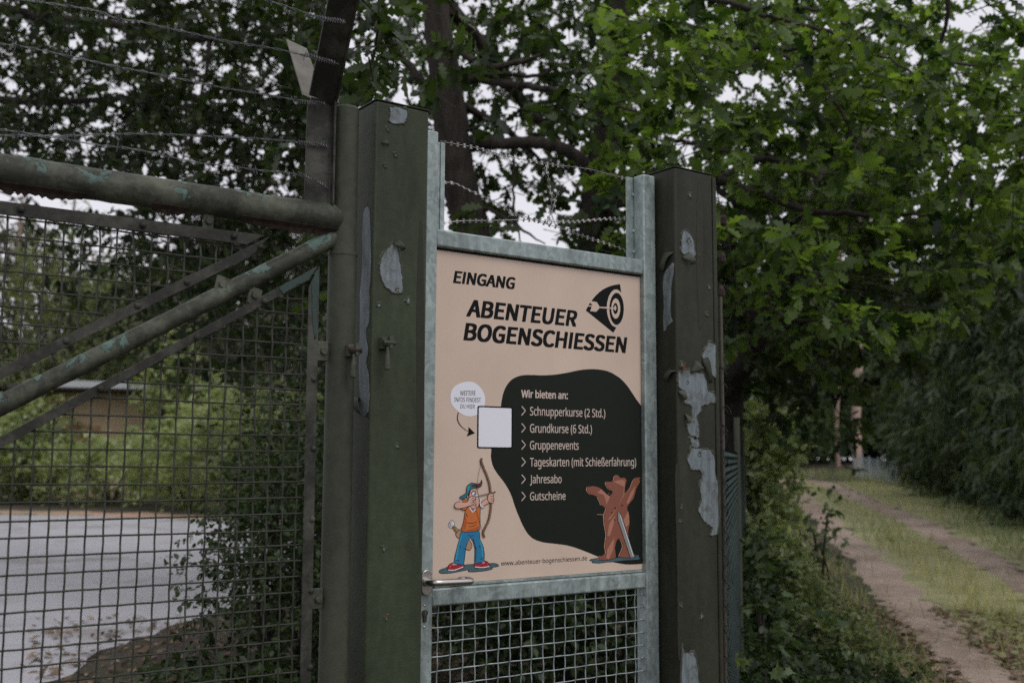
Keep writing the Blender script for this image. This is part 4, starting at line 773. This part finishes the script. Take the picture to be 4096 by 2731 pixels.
# oak with the broad trunk behind the middle of the door
T2 = empty('oak_tree', start(1360, 9.6), 'broad oak further right whose limbs spread over the sandy track', 'tree', 'oaks behind the gate')
m = MB(); D = 9.6
limb(m, [(1440, -420, D), (1428, -120, D), (1420, 60, D), (1408, 180, D), (1392, 300, D), (1378, 400, D), (1370, 480, D), (1372, 600, D), (1375, 900, D), (1370, 1300, D), (1365, 1620, D)], [40, 48, 52, 56, 62, 72, 82, 90, 96, 104, 130], .005, 6, 18)
g2 = lambda x, y: ((2600+x/1.568)/K, (600+y/1.568)/K); g3 = lambda x, y: ((2500+x/1.4737)/K, y/1.4737/K)
for L_, ws, dd in (([(1390, 470), g2(-150, 330), g2(380, 170), g2(460, 175), g2(700, 58), g2(900, 110), g2(1050, 175)], [30, 26, 20, 17, 14, 11, 5], (9.6, 8.4, 8, 8, 7.9, 7.8, 7.6)),
                   ([g2(-200, 260), g2(430, 190), g2(560, 232), g2(720, 285), g2(900, 355), g2(1080, 392), g2(1350, 405), g2(1600, 412), g2(1850, 400)], [26, 20, 20, 18, 16, 14, 12, 8, 4], (9.4, 8, 7.9, 7.8, 7.7, 7.6, 7.4, 7.2, 7)),
                   ([g2(380, 190), g2(430, 250), g2(600, 400), g2(750, 545), g2(950, 640)], [18, 15, 14, 11, 5], (8, 8, 7.9, 7.8, 7.6)),
                   ([g2(150, 760), g2(440, 860), g2(600, 920), g2(780, 1000), g2(940, 1062), g2(1250, 1078), g2(1480, 1050)], [16, 12, 11, 10, 8, 5, 2], (8.6, 7.4, 7, 6.8, 6.6, 6.2, 6)),
                   ([g2(200, 640), g2(440, 618), g2(560, 600), g2(680, 640), g2(1060, 615), g2(1300, 640)], [14, 10, 10, 9, 6, 3], (8.8, 8, 8, 7.8, 7.5, 7.2)),
                   ([(1420, 60), g3(200, 150), g3(520, 182), g3(640, 236), g3(840, 287), g3(1050, 292), g3(1230, 280), g3(1360, 255)], [24, 20, 15, 14, 13, 11, 9, 4], (9.6, 8, 7.6, 7.5, 7.4, 7.3, 7.2, 7)),
                   ([g3(870, 292), g3(1050, 390), g3(1160, 482), g3(1260, 640), g3(1340, 782), g3(1400, 922), g3(1440, 1042), g3(1500, 1112)], [9, 9, 9, 8, 7, 6, 5, 3], (7.4, 7.2, 7.1, 7, 6.9, 6.8, 6.7, 6.6)),
                   ([(1425, -60), g3(300, -60), g3(700, 40), g3(800, 92), g3(950, 120), g3(1150, 176), g3(1300, 212), g3(1440, 252)], [26, 18, 12, 10, 10, 9, 8, 3], (9.6, 8.4, 7.8, 7.7, 7.6, 7.5, 7.4, 7.2)),
                   ([g3(1040, 45), g3(1240, 95), g3(1330, 190)], [7, 8, 4], (7.6, 7.5, 7.4)), ([g3(1500, 320), g3(1700, 430), g3(1850, 540)], [6, 5, 3], (7, 6.8, 6.6)),
                   ([(1400, -300), (1800, -260), (2150, -60), g3(1850, 345), g3(1950, 376), g3(2200, 386), g3(2400, 375)], [26, 20, 14, 7, 7, 6, 4], (9, 8, 7.4, 7.6, 7.7, 7.8, 8)),
                   ([g3(250, 815), g3(400, 850), g3(560, 880), g3(760, 930), g3(1000, 965)], [11, 10, 9, 7, 4], (9, 8.6, 8.4, 8.2, 8))):
    limb(m, [(x, y, d_) for (x, y), d_ in zip(L_, dd)], ws, .006)
build('trunk', m, M['bark'], T2, True)
m = MB(); tw = np.concatenate([canopy(range(14, 20), 7.6, 12, 3.2, range(-2, 6)), canopy(range(14, 16), 7.6, 12, 3.2, range(6, 11)), canopy(range(20, 25), 7.5, 12, 3.0, range(0, 6)), canopy(range(14, 25), 6.2, 7.4, .5, range(0, 8))]); S2 = [(tw, 11, .21, .117, .8, .15, 1.)]
tw = []
for L_ in ((850, 480, 6), (900, 500, 6), (880, 560, 6), (960, 760, 6), (1020, 830, 6), (1090, 880, 6), (1180, 1000, 6), (1280, 1090, 6), (1340, 1130, 6), (1400, 1030, 6), (1450, 1090, 6), (1120, 1040, 6), (1560, 950, 7), (1700, 780, 7), (1250, 900, 6.5), (720, 620, 6.5), (640, 760, 6.6)):
    for k in range(2): a = g2(L_[0]+rng.normal(0, 25), L_[1]+rng.normal(0, 25)); tw.append(ad(a[0], a[1], L_[2]*rng.uniform(.95, 1.1)))
S2.append((np.array(tw), 8, .18, .11, .8, .1, 1.2)); crowns('crown', T2, S2, OAK, M['oak'], m); build('twig_sprays', m, M['bark'], T2, True)
T4 = empty('oak_tree', start(1640, 8.6), 'low oak with shade painted leaves and a sawn off limb close behind the brown post', 'tree', 'oaks behind the gate')
m = MB(); limb(m, [(1640, 1640, 8.6), (1640, 1420, 8.6), (1640, 1250, 8.6)], [120, 100, 90], .004)
# sawn-off stub low on the right side
limb(m, [g2(520, 1500)+(8.4,), g2(560, 1380)+(8.2,), g2(620, 1200)+(8.0,), g2(655, 1000)+(7.9,)], [60, 50, 34, 30], .004); limb(m, [g2(560, 1380)+(8.2,), g2(660, 1240)+(7.9,), g2(735, 1170)+(7.7,)], [56, 54, 52], .003); limb(m, [(1640, 1250, 8.6), g2(500, 1540)+(8.5,), g2(520, 1500)+(8.4,)], [90, 70, 60], .004)
limb(m, [g2(640, 1100)+(7.95,), g2(760, 900)+(8.0,), g2(1000, 700)+(8.2,), g2(1300, 560)+(8.4,), g2(1700, 500)+(8.6,)], [30, 22, 18, 14, 5], .004)
build('trunk', m, M['bark'], T4, True)
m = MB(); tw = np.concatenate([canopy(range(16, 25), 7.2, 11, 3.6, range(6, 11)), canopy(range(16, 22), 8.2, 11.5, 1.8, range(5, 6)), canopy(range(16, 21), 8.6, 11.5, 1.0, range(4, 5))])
crowns('crown', T4, [(tw, 11, .21, .12, .8, .2, 1.)], OAK, M['oakdark'], m); build('twig_sprays', m, M['bark'], T4, True)  # split from the broad oak's crown, shade put into the darker leaf colour
# oak behind the vehicle gate
T3 = empty('oak_tree', start(-260, 13), 'wide dark oak overhanging the road behind the vehicle gate', 'tree', 'oaks behind the gate')
m = MB(); D = 13
limb(m, [(-300, -900, D), (-280, -300, D), (-260, 300, D), (-262, 900, D), (-260, 1380, D)], [20, 40, 60, 70, 95], .01, 6, 14)
for pts, ws in (([(-270, -100, D), (0, 20, 12.5), (280, 60, 12), (480, 90, 11.6), (610, 60, 11)], [34, 26, 20, 14, 6]), ([(560, 40, 11.4), (556, 180, 11.2), (566, 300, 11.1), (572, 430, 11)], [10, 8, 7, 3]), ([(480, 88, 11.6), (470, 190, 11.4), (440, 300, 11.2), (400, 420, 11)], [10, 8, 6, 3]),
                ([(-265, 200, D), (60, 235, 12.6), (330, 224, 12.2), (520, 226, 11.8), (680, 200, 11.4)], [28, 18, 12, 9, 4]), ([(330, 224, 12.2), (480, 300, 11.8), (620, 360, 11.4)], [9, 7, 3]), ([(600, 440, 10.6), (640, 370, 10.6), (660, 300, 10.6), (690, 240, 10.8)], [9, 7, 6, 3])): limb(m, pts, ws, .008)
build('trunk', m, M['bark'], T3, True)
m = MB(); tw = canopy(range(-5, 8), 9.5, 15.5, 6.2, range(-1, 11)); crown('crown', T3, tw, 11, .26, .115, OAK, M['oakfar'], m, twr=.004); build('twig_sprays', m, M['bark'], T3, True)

# generic tree: trunk and a crown of leaf clumps
def tree(name, label, cat, group, base, h, rad, trunk_r, mat, tpl, n, size, cb=.3, shape='round', tl=.5, per=9, lean=(0, 0), bk='bark', droop=.1):
    r_ = empty(name, base, label, cat, group); b = np.array(base, float); top = b+[lean[0], lean[1], h]; m = MB()
    m.tube(smooth([b-[0, 0, .2], b+(top-b)*.3+rng.normal(size=3)*.03*h*.3, b+(top-b)*.65, top], 4), np.linspace(trunk_r*1.15, trunk_r*.25, 13), 10); cs = []
    nc = 26
    for k in range(nc):
        t = cb+(1-cb)*(k+.5)/nc*.98; c = b+(top-b)*t
        if shape == 'cone': R_ = rad*(1-(t-cb)/(1-cb))**.7+.15
        elif shape == 'col': R_ = rad*min(1, (1-t)*4+.15)*(1 if t > .08 else .8)
        else: R_ = rad*math.sin(math.pi*min(.97, (.16+.84*(t-cb)/(1-cb))))**.6
        a = k*2.4+rng.uniform(-.4, .4)
        for q in range(2):
            rr = R_*rng.uniform(.45, .8); e = c+np.array([math.cos(a+q*2.6)*rr, math.sin(a+q*2.6)*rr, rng.normal(0, .05*h*.3)]); cs.append((e, R_*rng.uniform(.3, .5)))
            m.tube([c-[0, 0, .04*h], (c+e)/2+[0, 0, .01*h], e], [trunk_r*.28*(1.1-t), trunk_r*.18*(1.1-t), .008], 5, 0, False)
    build('trunk', m, M[bk], r_, True)
    w = np.array([max(q, .1)**2 for _, q in cs]); cnt = rng.multinomial(max(1, n//per), w/w.sum())
    tw = np.concatenate([ell(c, (q, q, q*.75), k, .3) for (c, q), k in zip(cs, cnt) if k])
    crown('crown', r_, tw, per, tl, size, tpl, mat, None, .8, droop); return r_
def bush(name, label, cat, group, base, rad, h, mat, tpl, n, size, tl=.25, per=8, stems=7, up=1., flat_=1.):
    r_ = empty(name, base, label, cat, group); b = np.array(base, float); m = MB(); cs = []
    for k in range(stems):
        a = rng.uniform(0, 6.28); q = rng.uniform(.1, .75); e = b+[math.cos(a)*rad*q, math.sin(a)*rad*q*flat_, h*rng.uniform(.45, .9)]; m.tube(smooth([b+[math.cos(a)*.06, math.sin(a)*.06, -.05], (b+e)/2+rng.normal(size=3)*.05*h, e], 4), [.012*max(.7, h)]*4+[.008*max(.7, h)]*4+[.004], 5); cs.append(e)
    build('stems', m, M['bark'], r_, True)
    tw = []
    for e in cs: tw.append(ell(e, (rad*.45, rad*.45*flat_, h*.28), n//per//stems//2, 0))
    k = n//per//2; t_ = ell(b+[0, 0, h*.48], (rad, rad*flat_, h*.5), k, .5); tw.append(t_)
    tw = np.concatenate(tw); tw[:, 2] = np.maximum(tw[:, 2], b[2]+.03); crown('foliage', r_, tw, per, tl, size, tpl, mat, None, .9, .1, up); return r_

# ------------------------------------------------------------------ beyond the road
def gd(x, D):
    P = ad(x, 1070, D); return (P[0], P[1], hgt(P[0], P[1]))
bl = ['pale green bush by the far road edge, leftmost of the row', 'broad leafy bush in front of the tan house wall', 'mid green bush at the road edge under the house window', 'tall bush right of the house at the road edge', 'loose green bush at the road edge beside the dark shrub', 'rounded bush half hidden behind the dark shrub']
for k, (x, D, rd_, h) in enumerate(((-120, 32, 2.6, 2.9), (60, 33.5, 2.2, 2.4), (260, 32, 2.4, 2.05), (440, 30, 2.3, 2.5), (600, 27.5, 2.2, 3.0), (800, 26, 2.4, 3.2))):
    bush('road_bush', bl[k], 'bush', 'bushes along the far road edge', gd(x, D), rd_, h, M['bright' if k in (0, 2, 3) else 'sunny'], OVATE, 5200, .15, .5, 8, 9)
bsh = [('tall pale shrub with upright sprays left of the house roof', 395, 37, 1.4, 6.2), ('light green young tree in front of the house corner', 520, 35, 1.7, 4.6), ('pale bush beside the left end of the house', 60, 37, 1.6, 3.6)]
for l_, x, D, rd_, h in bsh: bush('tall_shrub', l_, 'shrub', None, gd(x, D), rd_, h, M['bright'], OVATE, 3000, .17, .5, 8, 6)
pl = ['tall dark pine at the far left beyond the road', 'second dark pine beyond the road, behind the upper mesh', 'pine with ragged crown standing behind the house', 'dense pine right of the house', 'slim dark pine behind the dark shrub', 'pine behind the brown gate stile', 'far pine filling the gap beside the left oak', 'distant pine above the house roof']
for k, (x, D, h, rd_) in enumerate(((-160, 46, 13, 3.4), (20, 50, 14, 3.6), (230, 47, 10.5, 3.4), (420, 44, 11.5, 3.4), (600, 42, 12.5, 3.4), (800, 44, 13.5, 3.6), (980, 46, 10, 3.4), (320, 58, 13, 4.2))):
    tree('pine_tree', pl[k], 'tree', 'pines beyond the road', gd(x, D), h, rd_, .22, M['pine'], SPRAY, 6500, .55, .10, 'round', .9, 8, (rng.normal(0, .4), rng.normal(0, .4)), 'pinebark', .2)
fl_ = ['bright green broadleaf tree beyond the road at far left', 'broadleaf tree low behind the steel door', 'dark broadleaf tree between the two oak trunks']
for k, (x, D, h, rd_, mt) in enumerate(((140, 40, 11.5, 3.0, 'sunny'), (1180, 26, 5.2, 2.6, 'forest'), (1480, 24, 4.6, 2.6, 'forest'))):
    tree('broadleaf_tree', fl_[k], 'tree', None, gd(x, D), h, rd_, .13, M[mt], OVATE, 7000, .17, .25, 'round', .5)
# low house behind the bushes
hb = gd(250, 38.5); house = empty('house', hb, 'low tan house with a pale flat roof edge behind the bushes', 'house')
wl = flat('tan_render', (.44, .33, .215), .9, 0, .08, 3); M['tan_wall'] = wl; M['roofedge'] = flat('pale_roof_edge', (.42, .44, .46), .5, 0, .05, 5); M['roofdark'] = flat('dark_soffit', (.05, .048, .045), .8)
ang = math.radians(-14); hx_, hy_ = np.array([math.cos(ang), math.sin(ang)]), np.array([-math.sin(ang), math.cos(ang)])
def hbx(m, x0, x1, y0, y1, z0, z1):
    c = [(x0, y0), (x1, y0), (x1, y1), (x0, y1)]; q = [np.array(hb[:2])+hx_*a+hy_*b for a, b in c]; m.hexa([(p[0], p[1], hb[2]+z) for z in (z0, z1) for p in q])
m = MB(); hbx(m, -2.6, 6.0, 0, 6, -.1, 3.75); build('wall', m, wl, house)
m = MB(); hbx(m, -3.4, 6.6, -1.0, 6.6, 3.78, 3.95); rf = build('roof', m, M['roofdark'], house); m = MB(); hbx(m, -2.2, 3.1, -1.06, -1.003, 3.86, 4.10); build('roof_edge', m, M['roofedge'], rf)
m = MB(); hbx(m, 1.35, 2.6, -.05, .02, 1.85, 3.0); wn = build('window', m, M['roofdark'], house); m = MB(); hbx(m, 1.43, 2.52, -.075, -.052, 1.95, 2.92); gl = flat('window_glass', (.12, .18, .12), .08); build('pane', m, gl, wn); m = MB(); hbx(m, 1.3, 2.65, -.16, -.052, 1.76, 1.848); build('sill', m, M['galv'], wn)
m = MB(); hbx(m, -1.6, -.35, -.05, .02, 1.6, 2.55); wn = build('window', m, flat('brick_panel', (.27, .15, .09), .9), house)
# ------------------------------------------------------------------ behind the gate and door
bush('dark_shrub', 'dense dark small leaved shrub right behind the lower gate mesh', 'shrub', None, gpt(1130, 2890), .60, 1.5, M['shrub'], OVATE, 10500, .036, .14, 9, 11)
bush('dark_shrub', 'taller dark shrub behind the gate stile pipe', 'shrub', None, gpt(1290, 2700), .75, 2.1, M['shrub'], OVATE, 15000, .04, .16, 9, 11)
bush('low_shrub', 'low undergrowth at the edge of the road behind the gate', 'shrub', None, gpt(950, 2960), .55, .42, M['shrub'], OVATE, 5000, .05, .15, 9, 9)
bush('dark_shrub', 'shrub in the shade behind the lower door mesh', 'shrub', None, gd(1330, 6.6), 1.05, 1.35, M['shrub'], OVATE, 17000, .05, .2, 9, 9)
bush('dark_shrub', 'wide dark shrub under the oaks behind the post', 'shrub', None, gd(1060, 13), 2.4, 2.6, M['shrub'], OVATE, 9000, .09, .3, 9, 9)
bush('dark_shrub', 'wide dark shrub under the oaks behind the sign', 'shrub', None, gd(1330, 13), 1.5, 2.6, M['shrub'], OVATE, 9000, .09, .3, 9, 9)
# ------------------------------------------------------------------ along the track
hl = ['conifer of the dark hedge nearest the camera', 'second conifer of the dark hedge along the track', 'third conifer of the dark hedge along the track', 'fourth conifer of the dark hedge along the track', 'conifer at the far end of the dark hedge', 'outer conifer behind the nearest hedge tree']
for k, (px, py, h, rd_) in enumerate(((2540, 1320, 6.8, 2.0), (2350, 1215, 6.8, 2.0), (2215, 1168, 6.8, 1.9), (2125, 1140, 6.8, 1.8), (2062, 1116, 6.6, 1.7), (2480, 1190, 7.5, 2.2))):
    b = gpt(px*K, py*K); q = np.array([math.cos(YAW), -math.sin(YAW)])*rd_*.72; b = (b[0]+q[0], b[1]+q[1], hgt(b[0]+q[0], b[1]+q[1]))
    tree('hedge_conifer', hl[k], 'tree', 'conifers of the hedge along the track', b, h, rd_, .12, M['thuja'], SPRAY, 22000, .21, .02, 'col', .42, 9, droop=.35)
for k, (px, D, rr) in enumerate(((1976, 41, .40), (1930, 46, .25))):
    b = gd(px-6, D); r_ = empty('pine_tree', b, ['thick pale pine trunk at the end of the track behind the low fence', 'slim reddish pine trunk beside the thick one at the end of the track'][k], 'tree'); m = MB(); t_ = np.array(b)
    m.tube([t_-[0, 0, .3], t_+[.1, .1, 2], t_+[.45, 0, 6], t_+[.7, 0, 12]], [rr*.5, rr*.46, rr*.42, rr*.3], 14); build('trunk', m, M['pinebark'], r_, True)
    crown('crown', r_, ell(t_+[.7, 0, 12.5], (2.6, 2.6, 2), 300), 8, .8, .5, SPRAY, M['pine'])
fo = ['dark forest tree straight behind the end of the track', 'dark forest tree behind the bend, to the left', 'forest tree behind the slim pine trunk', 'forest tree behind the thick pine trunk', 'tall forest tree rising over the hedge end', 'forest tree behind the hedge', 'forest tree above the chain link fence', 'far forest tree right of the hedge']
for k, (x, D, h, rd_) in enumerate(((1830, 56, 12, 4.5), (1740, 50, 11, 4), (1920, 60, 13, 4.5), (2010, 58, 13, 4.5), (2120, 55, 12, 4), (2230, 50, 10, 4), (1640, 44, 10, 4), (2420, 45, 12, 3.4))):
    tree('forest_tree', fo[k], 'tree', 'trees of the wood at the end of the track', gd(x, D), h, rd_, .25, M['forest' if k < 7 else 'pine'], OVATE if k < 7 else SPRAY, 6500, .36, .05, 'round', .8)
ub = ['dark bush left of the track bend', 'rounded green bush behind the track bend', 'dark bush at the foot of the slim pine', 'dark bush behind the low fence', 'wide dark thicket closing the view behind the bend', 'dark thicket behind the slim pine', 'dark thicket behind the thick pine', 'dark thicket behind the hedge end']
for k, (x, D, h, rd_) in enumerate(((1700, 40, 2.8, 2.2), (1810, 46, 3.2, 2.4), (1890, 50, 2.6, 2.2), (1990, 52, 3, 2.4), (1740, 57, 5, 4.5), (1870, 60, 5, 4.5), (1980, 60, 5, 4.5), (2100, 58, 5, 4.5))):
    bush('undergrowth_bush', ub[k], 'bush', 'bushes at the end of the track', gd(x, D), rd_, h, M['forest' if k < 4 else 'oakdark'], OVATE, 4000 if k < 4 else 7000, .22 if k < 4 else .30, .5)
# low wire fence at the bend
lf = empty('wire_fence', gpt(1985*K, 1108*K), 'low pale wire netting fence at the bend of the track', 'fence'); M['netting'] = flat('pale_netting', (.34, .40, .42), .5, .3, .15, 20)
a_, b_ = gd(1962, 37.0), gd(2060, 31.0); m = MB(); a_ = np.array(a_); b_ = np.array(b_)
for k in range(56): p = a_+(b_-a_)*k/55; p[2] = hgt(p[0], p[1]); m.tube([p, p+[0, 0, .70]], .007, 4, 0, False)
for z in np.arange(.05, .71, .1): m.tube([(*(a_+(b_-a_)*t)[:2], hgt(*(a_+(b_-a_)*t)[:2])+z) for t in np.linspace(0, 1, 12)], .007, 4, 0, False)
build('netting', m, M['netting'], lf); m = MB()
m = None
for k in range(6):
    p = a_+(b_-a_)*k/5; p[2] = hgt(p[0], p[1]); m = MB(); m.tube([p-[0, 0, .2], p+[0, 0, .76]], .025, 6); build('fence_post', m, M['netting'], lf)
bush('roadside_bush', 'pale bright bush growing against the chain link fence', 'bush', None, gd(1750, 11.2), .36, 1.85, M['pale'], OVATE, 5200, .085, .22, 9, 9)
bush('roadside_bush', 'lighter low bush below the pale one along the fence', 'bush', None, gd(1768, 9.6), .34, .85, M['pale'], OVATE, 3600, .07, .2, 9, 9)
bush('roadside_bush', 'small dark bush close behind the brown post', 'bush', None, gd(1690, 7.6), .30, .95, M['shrub'], OVATE, 6000, .055, .2, 9, 9)
bush('roadside_bush', 'tangled green bush beside the track, nearer than the pale ones', 'bush', None, gd(1780, 8.4), .44, .66, M['sunny'], OVATE, 5000, .055, .2, 9, 11)
for k, (x, D, r_, h, mt, n_) in enumerate(((1800, 6.3, .48, .34, 'shrub', 3600), (1890, 6.0, .40, .22, 'sunny', 2200), (1730, 5.6, .34, .42, 'shrub', 3200), (1900, 7.6, .42, .40, 'sunny', 3000), (1960, 6.6, .30, .2, 'shrub', 1500))):
    bush('low_shrub', ['low dark brambles on the litter right beside the brown post', 'small green weeds at the lower edge of the track', 'dark brambles at the foot of the fence', 'low green shrub where the bushes meet the track', 'small dark weeds closest to the rut'][k], 'shrub', 'low plants between fence and track', gd(x, D), r_, h, M[mt], OVATE, n_, .045, .14, 9, 9)
bush('maple_sapling', 'maple sapling with toothed leaves close to the brown post', 'sapling', None, gd(1725, 6.6), .30, .95, M['maple'], MAPLE, 200, .085, .2, 5, 8)
bush('maple_sapling', 'low maple shoots spreading toward the track', 'sapling', None, gd(1800, 7.2), .42, .50, M['maple'], MAPLE, 300, .075, .2, 5, 9)
bush('maple_sapling', 'single maple shoot near the foot of the brown post', 'sapling', None, gd(1705, 4.6), .12, .78, M['maple'], MAPLE, 26, .075, .08, 3, 3)
bush('maple_sapling', 'small maple seedling at the bottom edge beside the leaf litter', 'sapling', None, gd(1880, 4.9), .16, .42, M['maple'], MAPLE, 20, .10, .1, 3, 3)
bush('slender_sapling', 'slender sapling standing clear against the track', 'sapling', None, gd(1868, 9.6), .32, 1.28, M['maple'], OVATE, 200, .07, .2, 5, 5)
# ------------------------------------------------------------------ grass and litter
def on_ground(x, y): return np.stack([x, y, hgt(x, y)], 1)
def pick(n, fn): 
    out = []
    while sum(map(len, out)) < n:
        u = rng.uniform(0, 1, (n*2, 2)); d_ = 4.5+38*u[:, 0]**1.6; b = np.radians(42+(88-42)*u[:, 1]); x = CAM[0]+np.sin(b)*d_; y = CAM[1]+np.cos(b)*d_; k = fn(x, y); out.append(np.stack([x[k], y[k]], 1))
    return np.concatenate(out)[:n]
lt = smooth(LT, 8)[:, :2]; rt = smooth(RTk, 8)[:, :2]
def dist(x, y, c): return np.min(np.hypot(x[:, None]-c[None, :, 0], y[:, None]-c[None, :, 1]), 1)
def gmask(x, y):
    a, b = dist(x, y, lt), dist(x, y, rt); s = np.hypot(x-CAM[0], y-CAM[1]); p = rng.uniform(0, 1, len(x))
    fo_ = (x-F0[0])*FD[1]-(y-F0[1])*FD[0]
    return (p < np.clip((np.minimum(a, b)-.26)*4, .05, 1)) & (fo_ > .1) & ((fo_ > 1.15-.035*s) | (p < .12))
xy = pick(64000, gmask); n = len(xy); P = on_ground(xy[:, 0], xy[:, 1]); dd = rng.normal(size=(n, 3))*.35; dd[:, 2] = 1; s_ = np.hypot(xy[:, 0]-CAM[0], xy[:, 1]-CAM[1])
pn_ = np.sin(xy[:, 0]*1.7)*np.sin(xy[:, 1]*2.1+1)*.25+np.sin(xy[:, 0]*.45+1)*np.cos(xy[:, 1]*.5)*.2
setup(link('grass', leaves_mesh('grass', (BLADE[0]*np.array([1, 1, 1]), BLADE[1]), P, dd, rnd_dirs(n, .3), rng.uniform(.05, .17, n)*(1+.02*s_), np.clip(.42+pn_*1.4+rng.normal(0, .24, n), 0, 1)), M['grassleaf']), 'short green and straw coloured grass along the sandy track', 'grass', kind='stuff')
def lmask(x, y):
    s = np.hypot(x-CAM[0], y-CAM[1]); a = dist(x, y, lt)*.75; p = rng.uniform(0, 1, len(x)); return (s < 11) & (p < np.exp(-((a-.2)/.9)**2)) & (a > .12)
xy = pick(6500, lmask); z = on_ground(xy[:, 0], xy[:, 1])
ex = [gpt(rng.uniform(100, 1500), rng.uniform(2470, 3100)) for _ in range(1300)]+[gpt(rng.uniform(2850, 3300), rng.uniform(2450, 3000)) for _ in range(1500)]+[gpt(rng.uniform(1700, 2600), rng.uniform(2380, 3200)) for _ in range(1200)]
z = np.concatenate([z, np.array(ex)]); n = len(z); z[:, 2] += rng.uniform(.006, .03, n); d_ = rnd_dirs(n, .25); nm = rng.normal(size=(n, 3))*.35; nm[:, 2] += 1
setup(link('fallen_leaves', leaves_mesh('fallen_leaves', OAK, z, d_, nm, rng.uniform(.05, .10, n), np.clip(rng.beta(1.3, 1.8, n), 0, 1)), M['litter']), 'dry brown leaves scattered over the ground', 'leaf litter', kind='stuff')
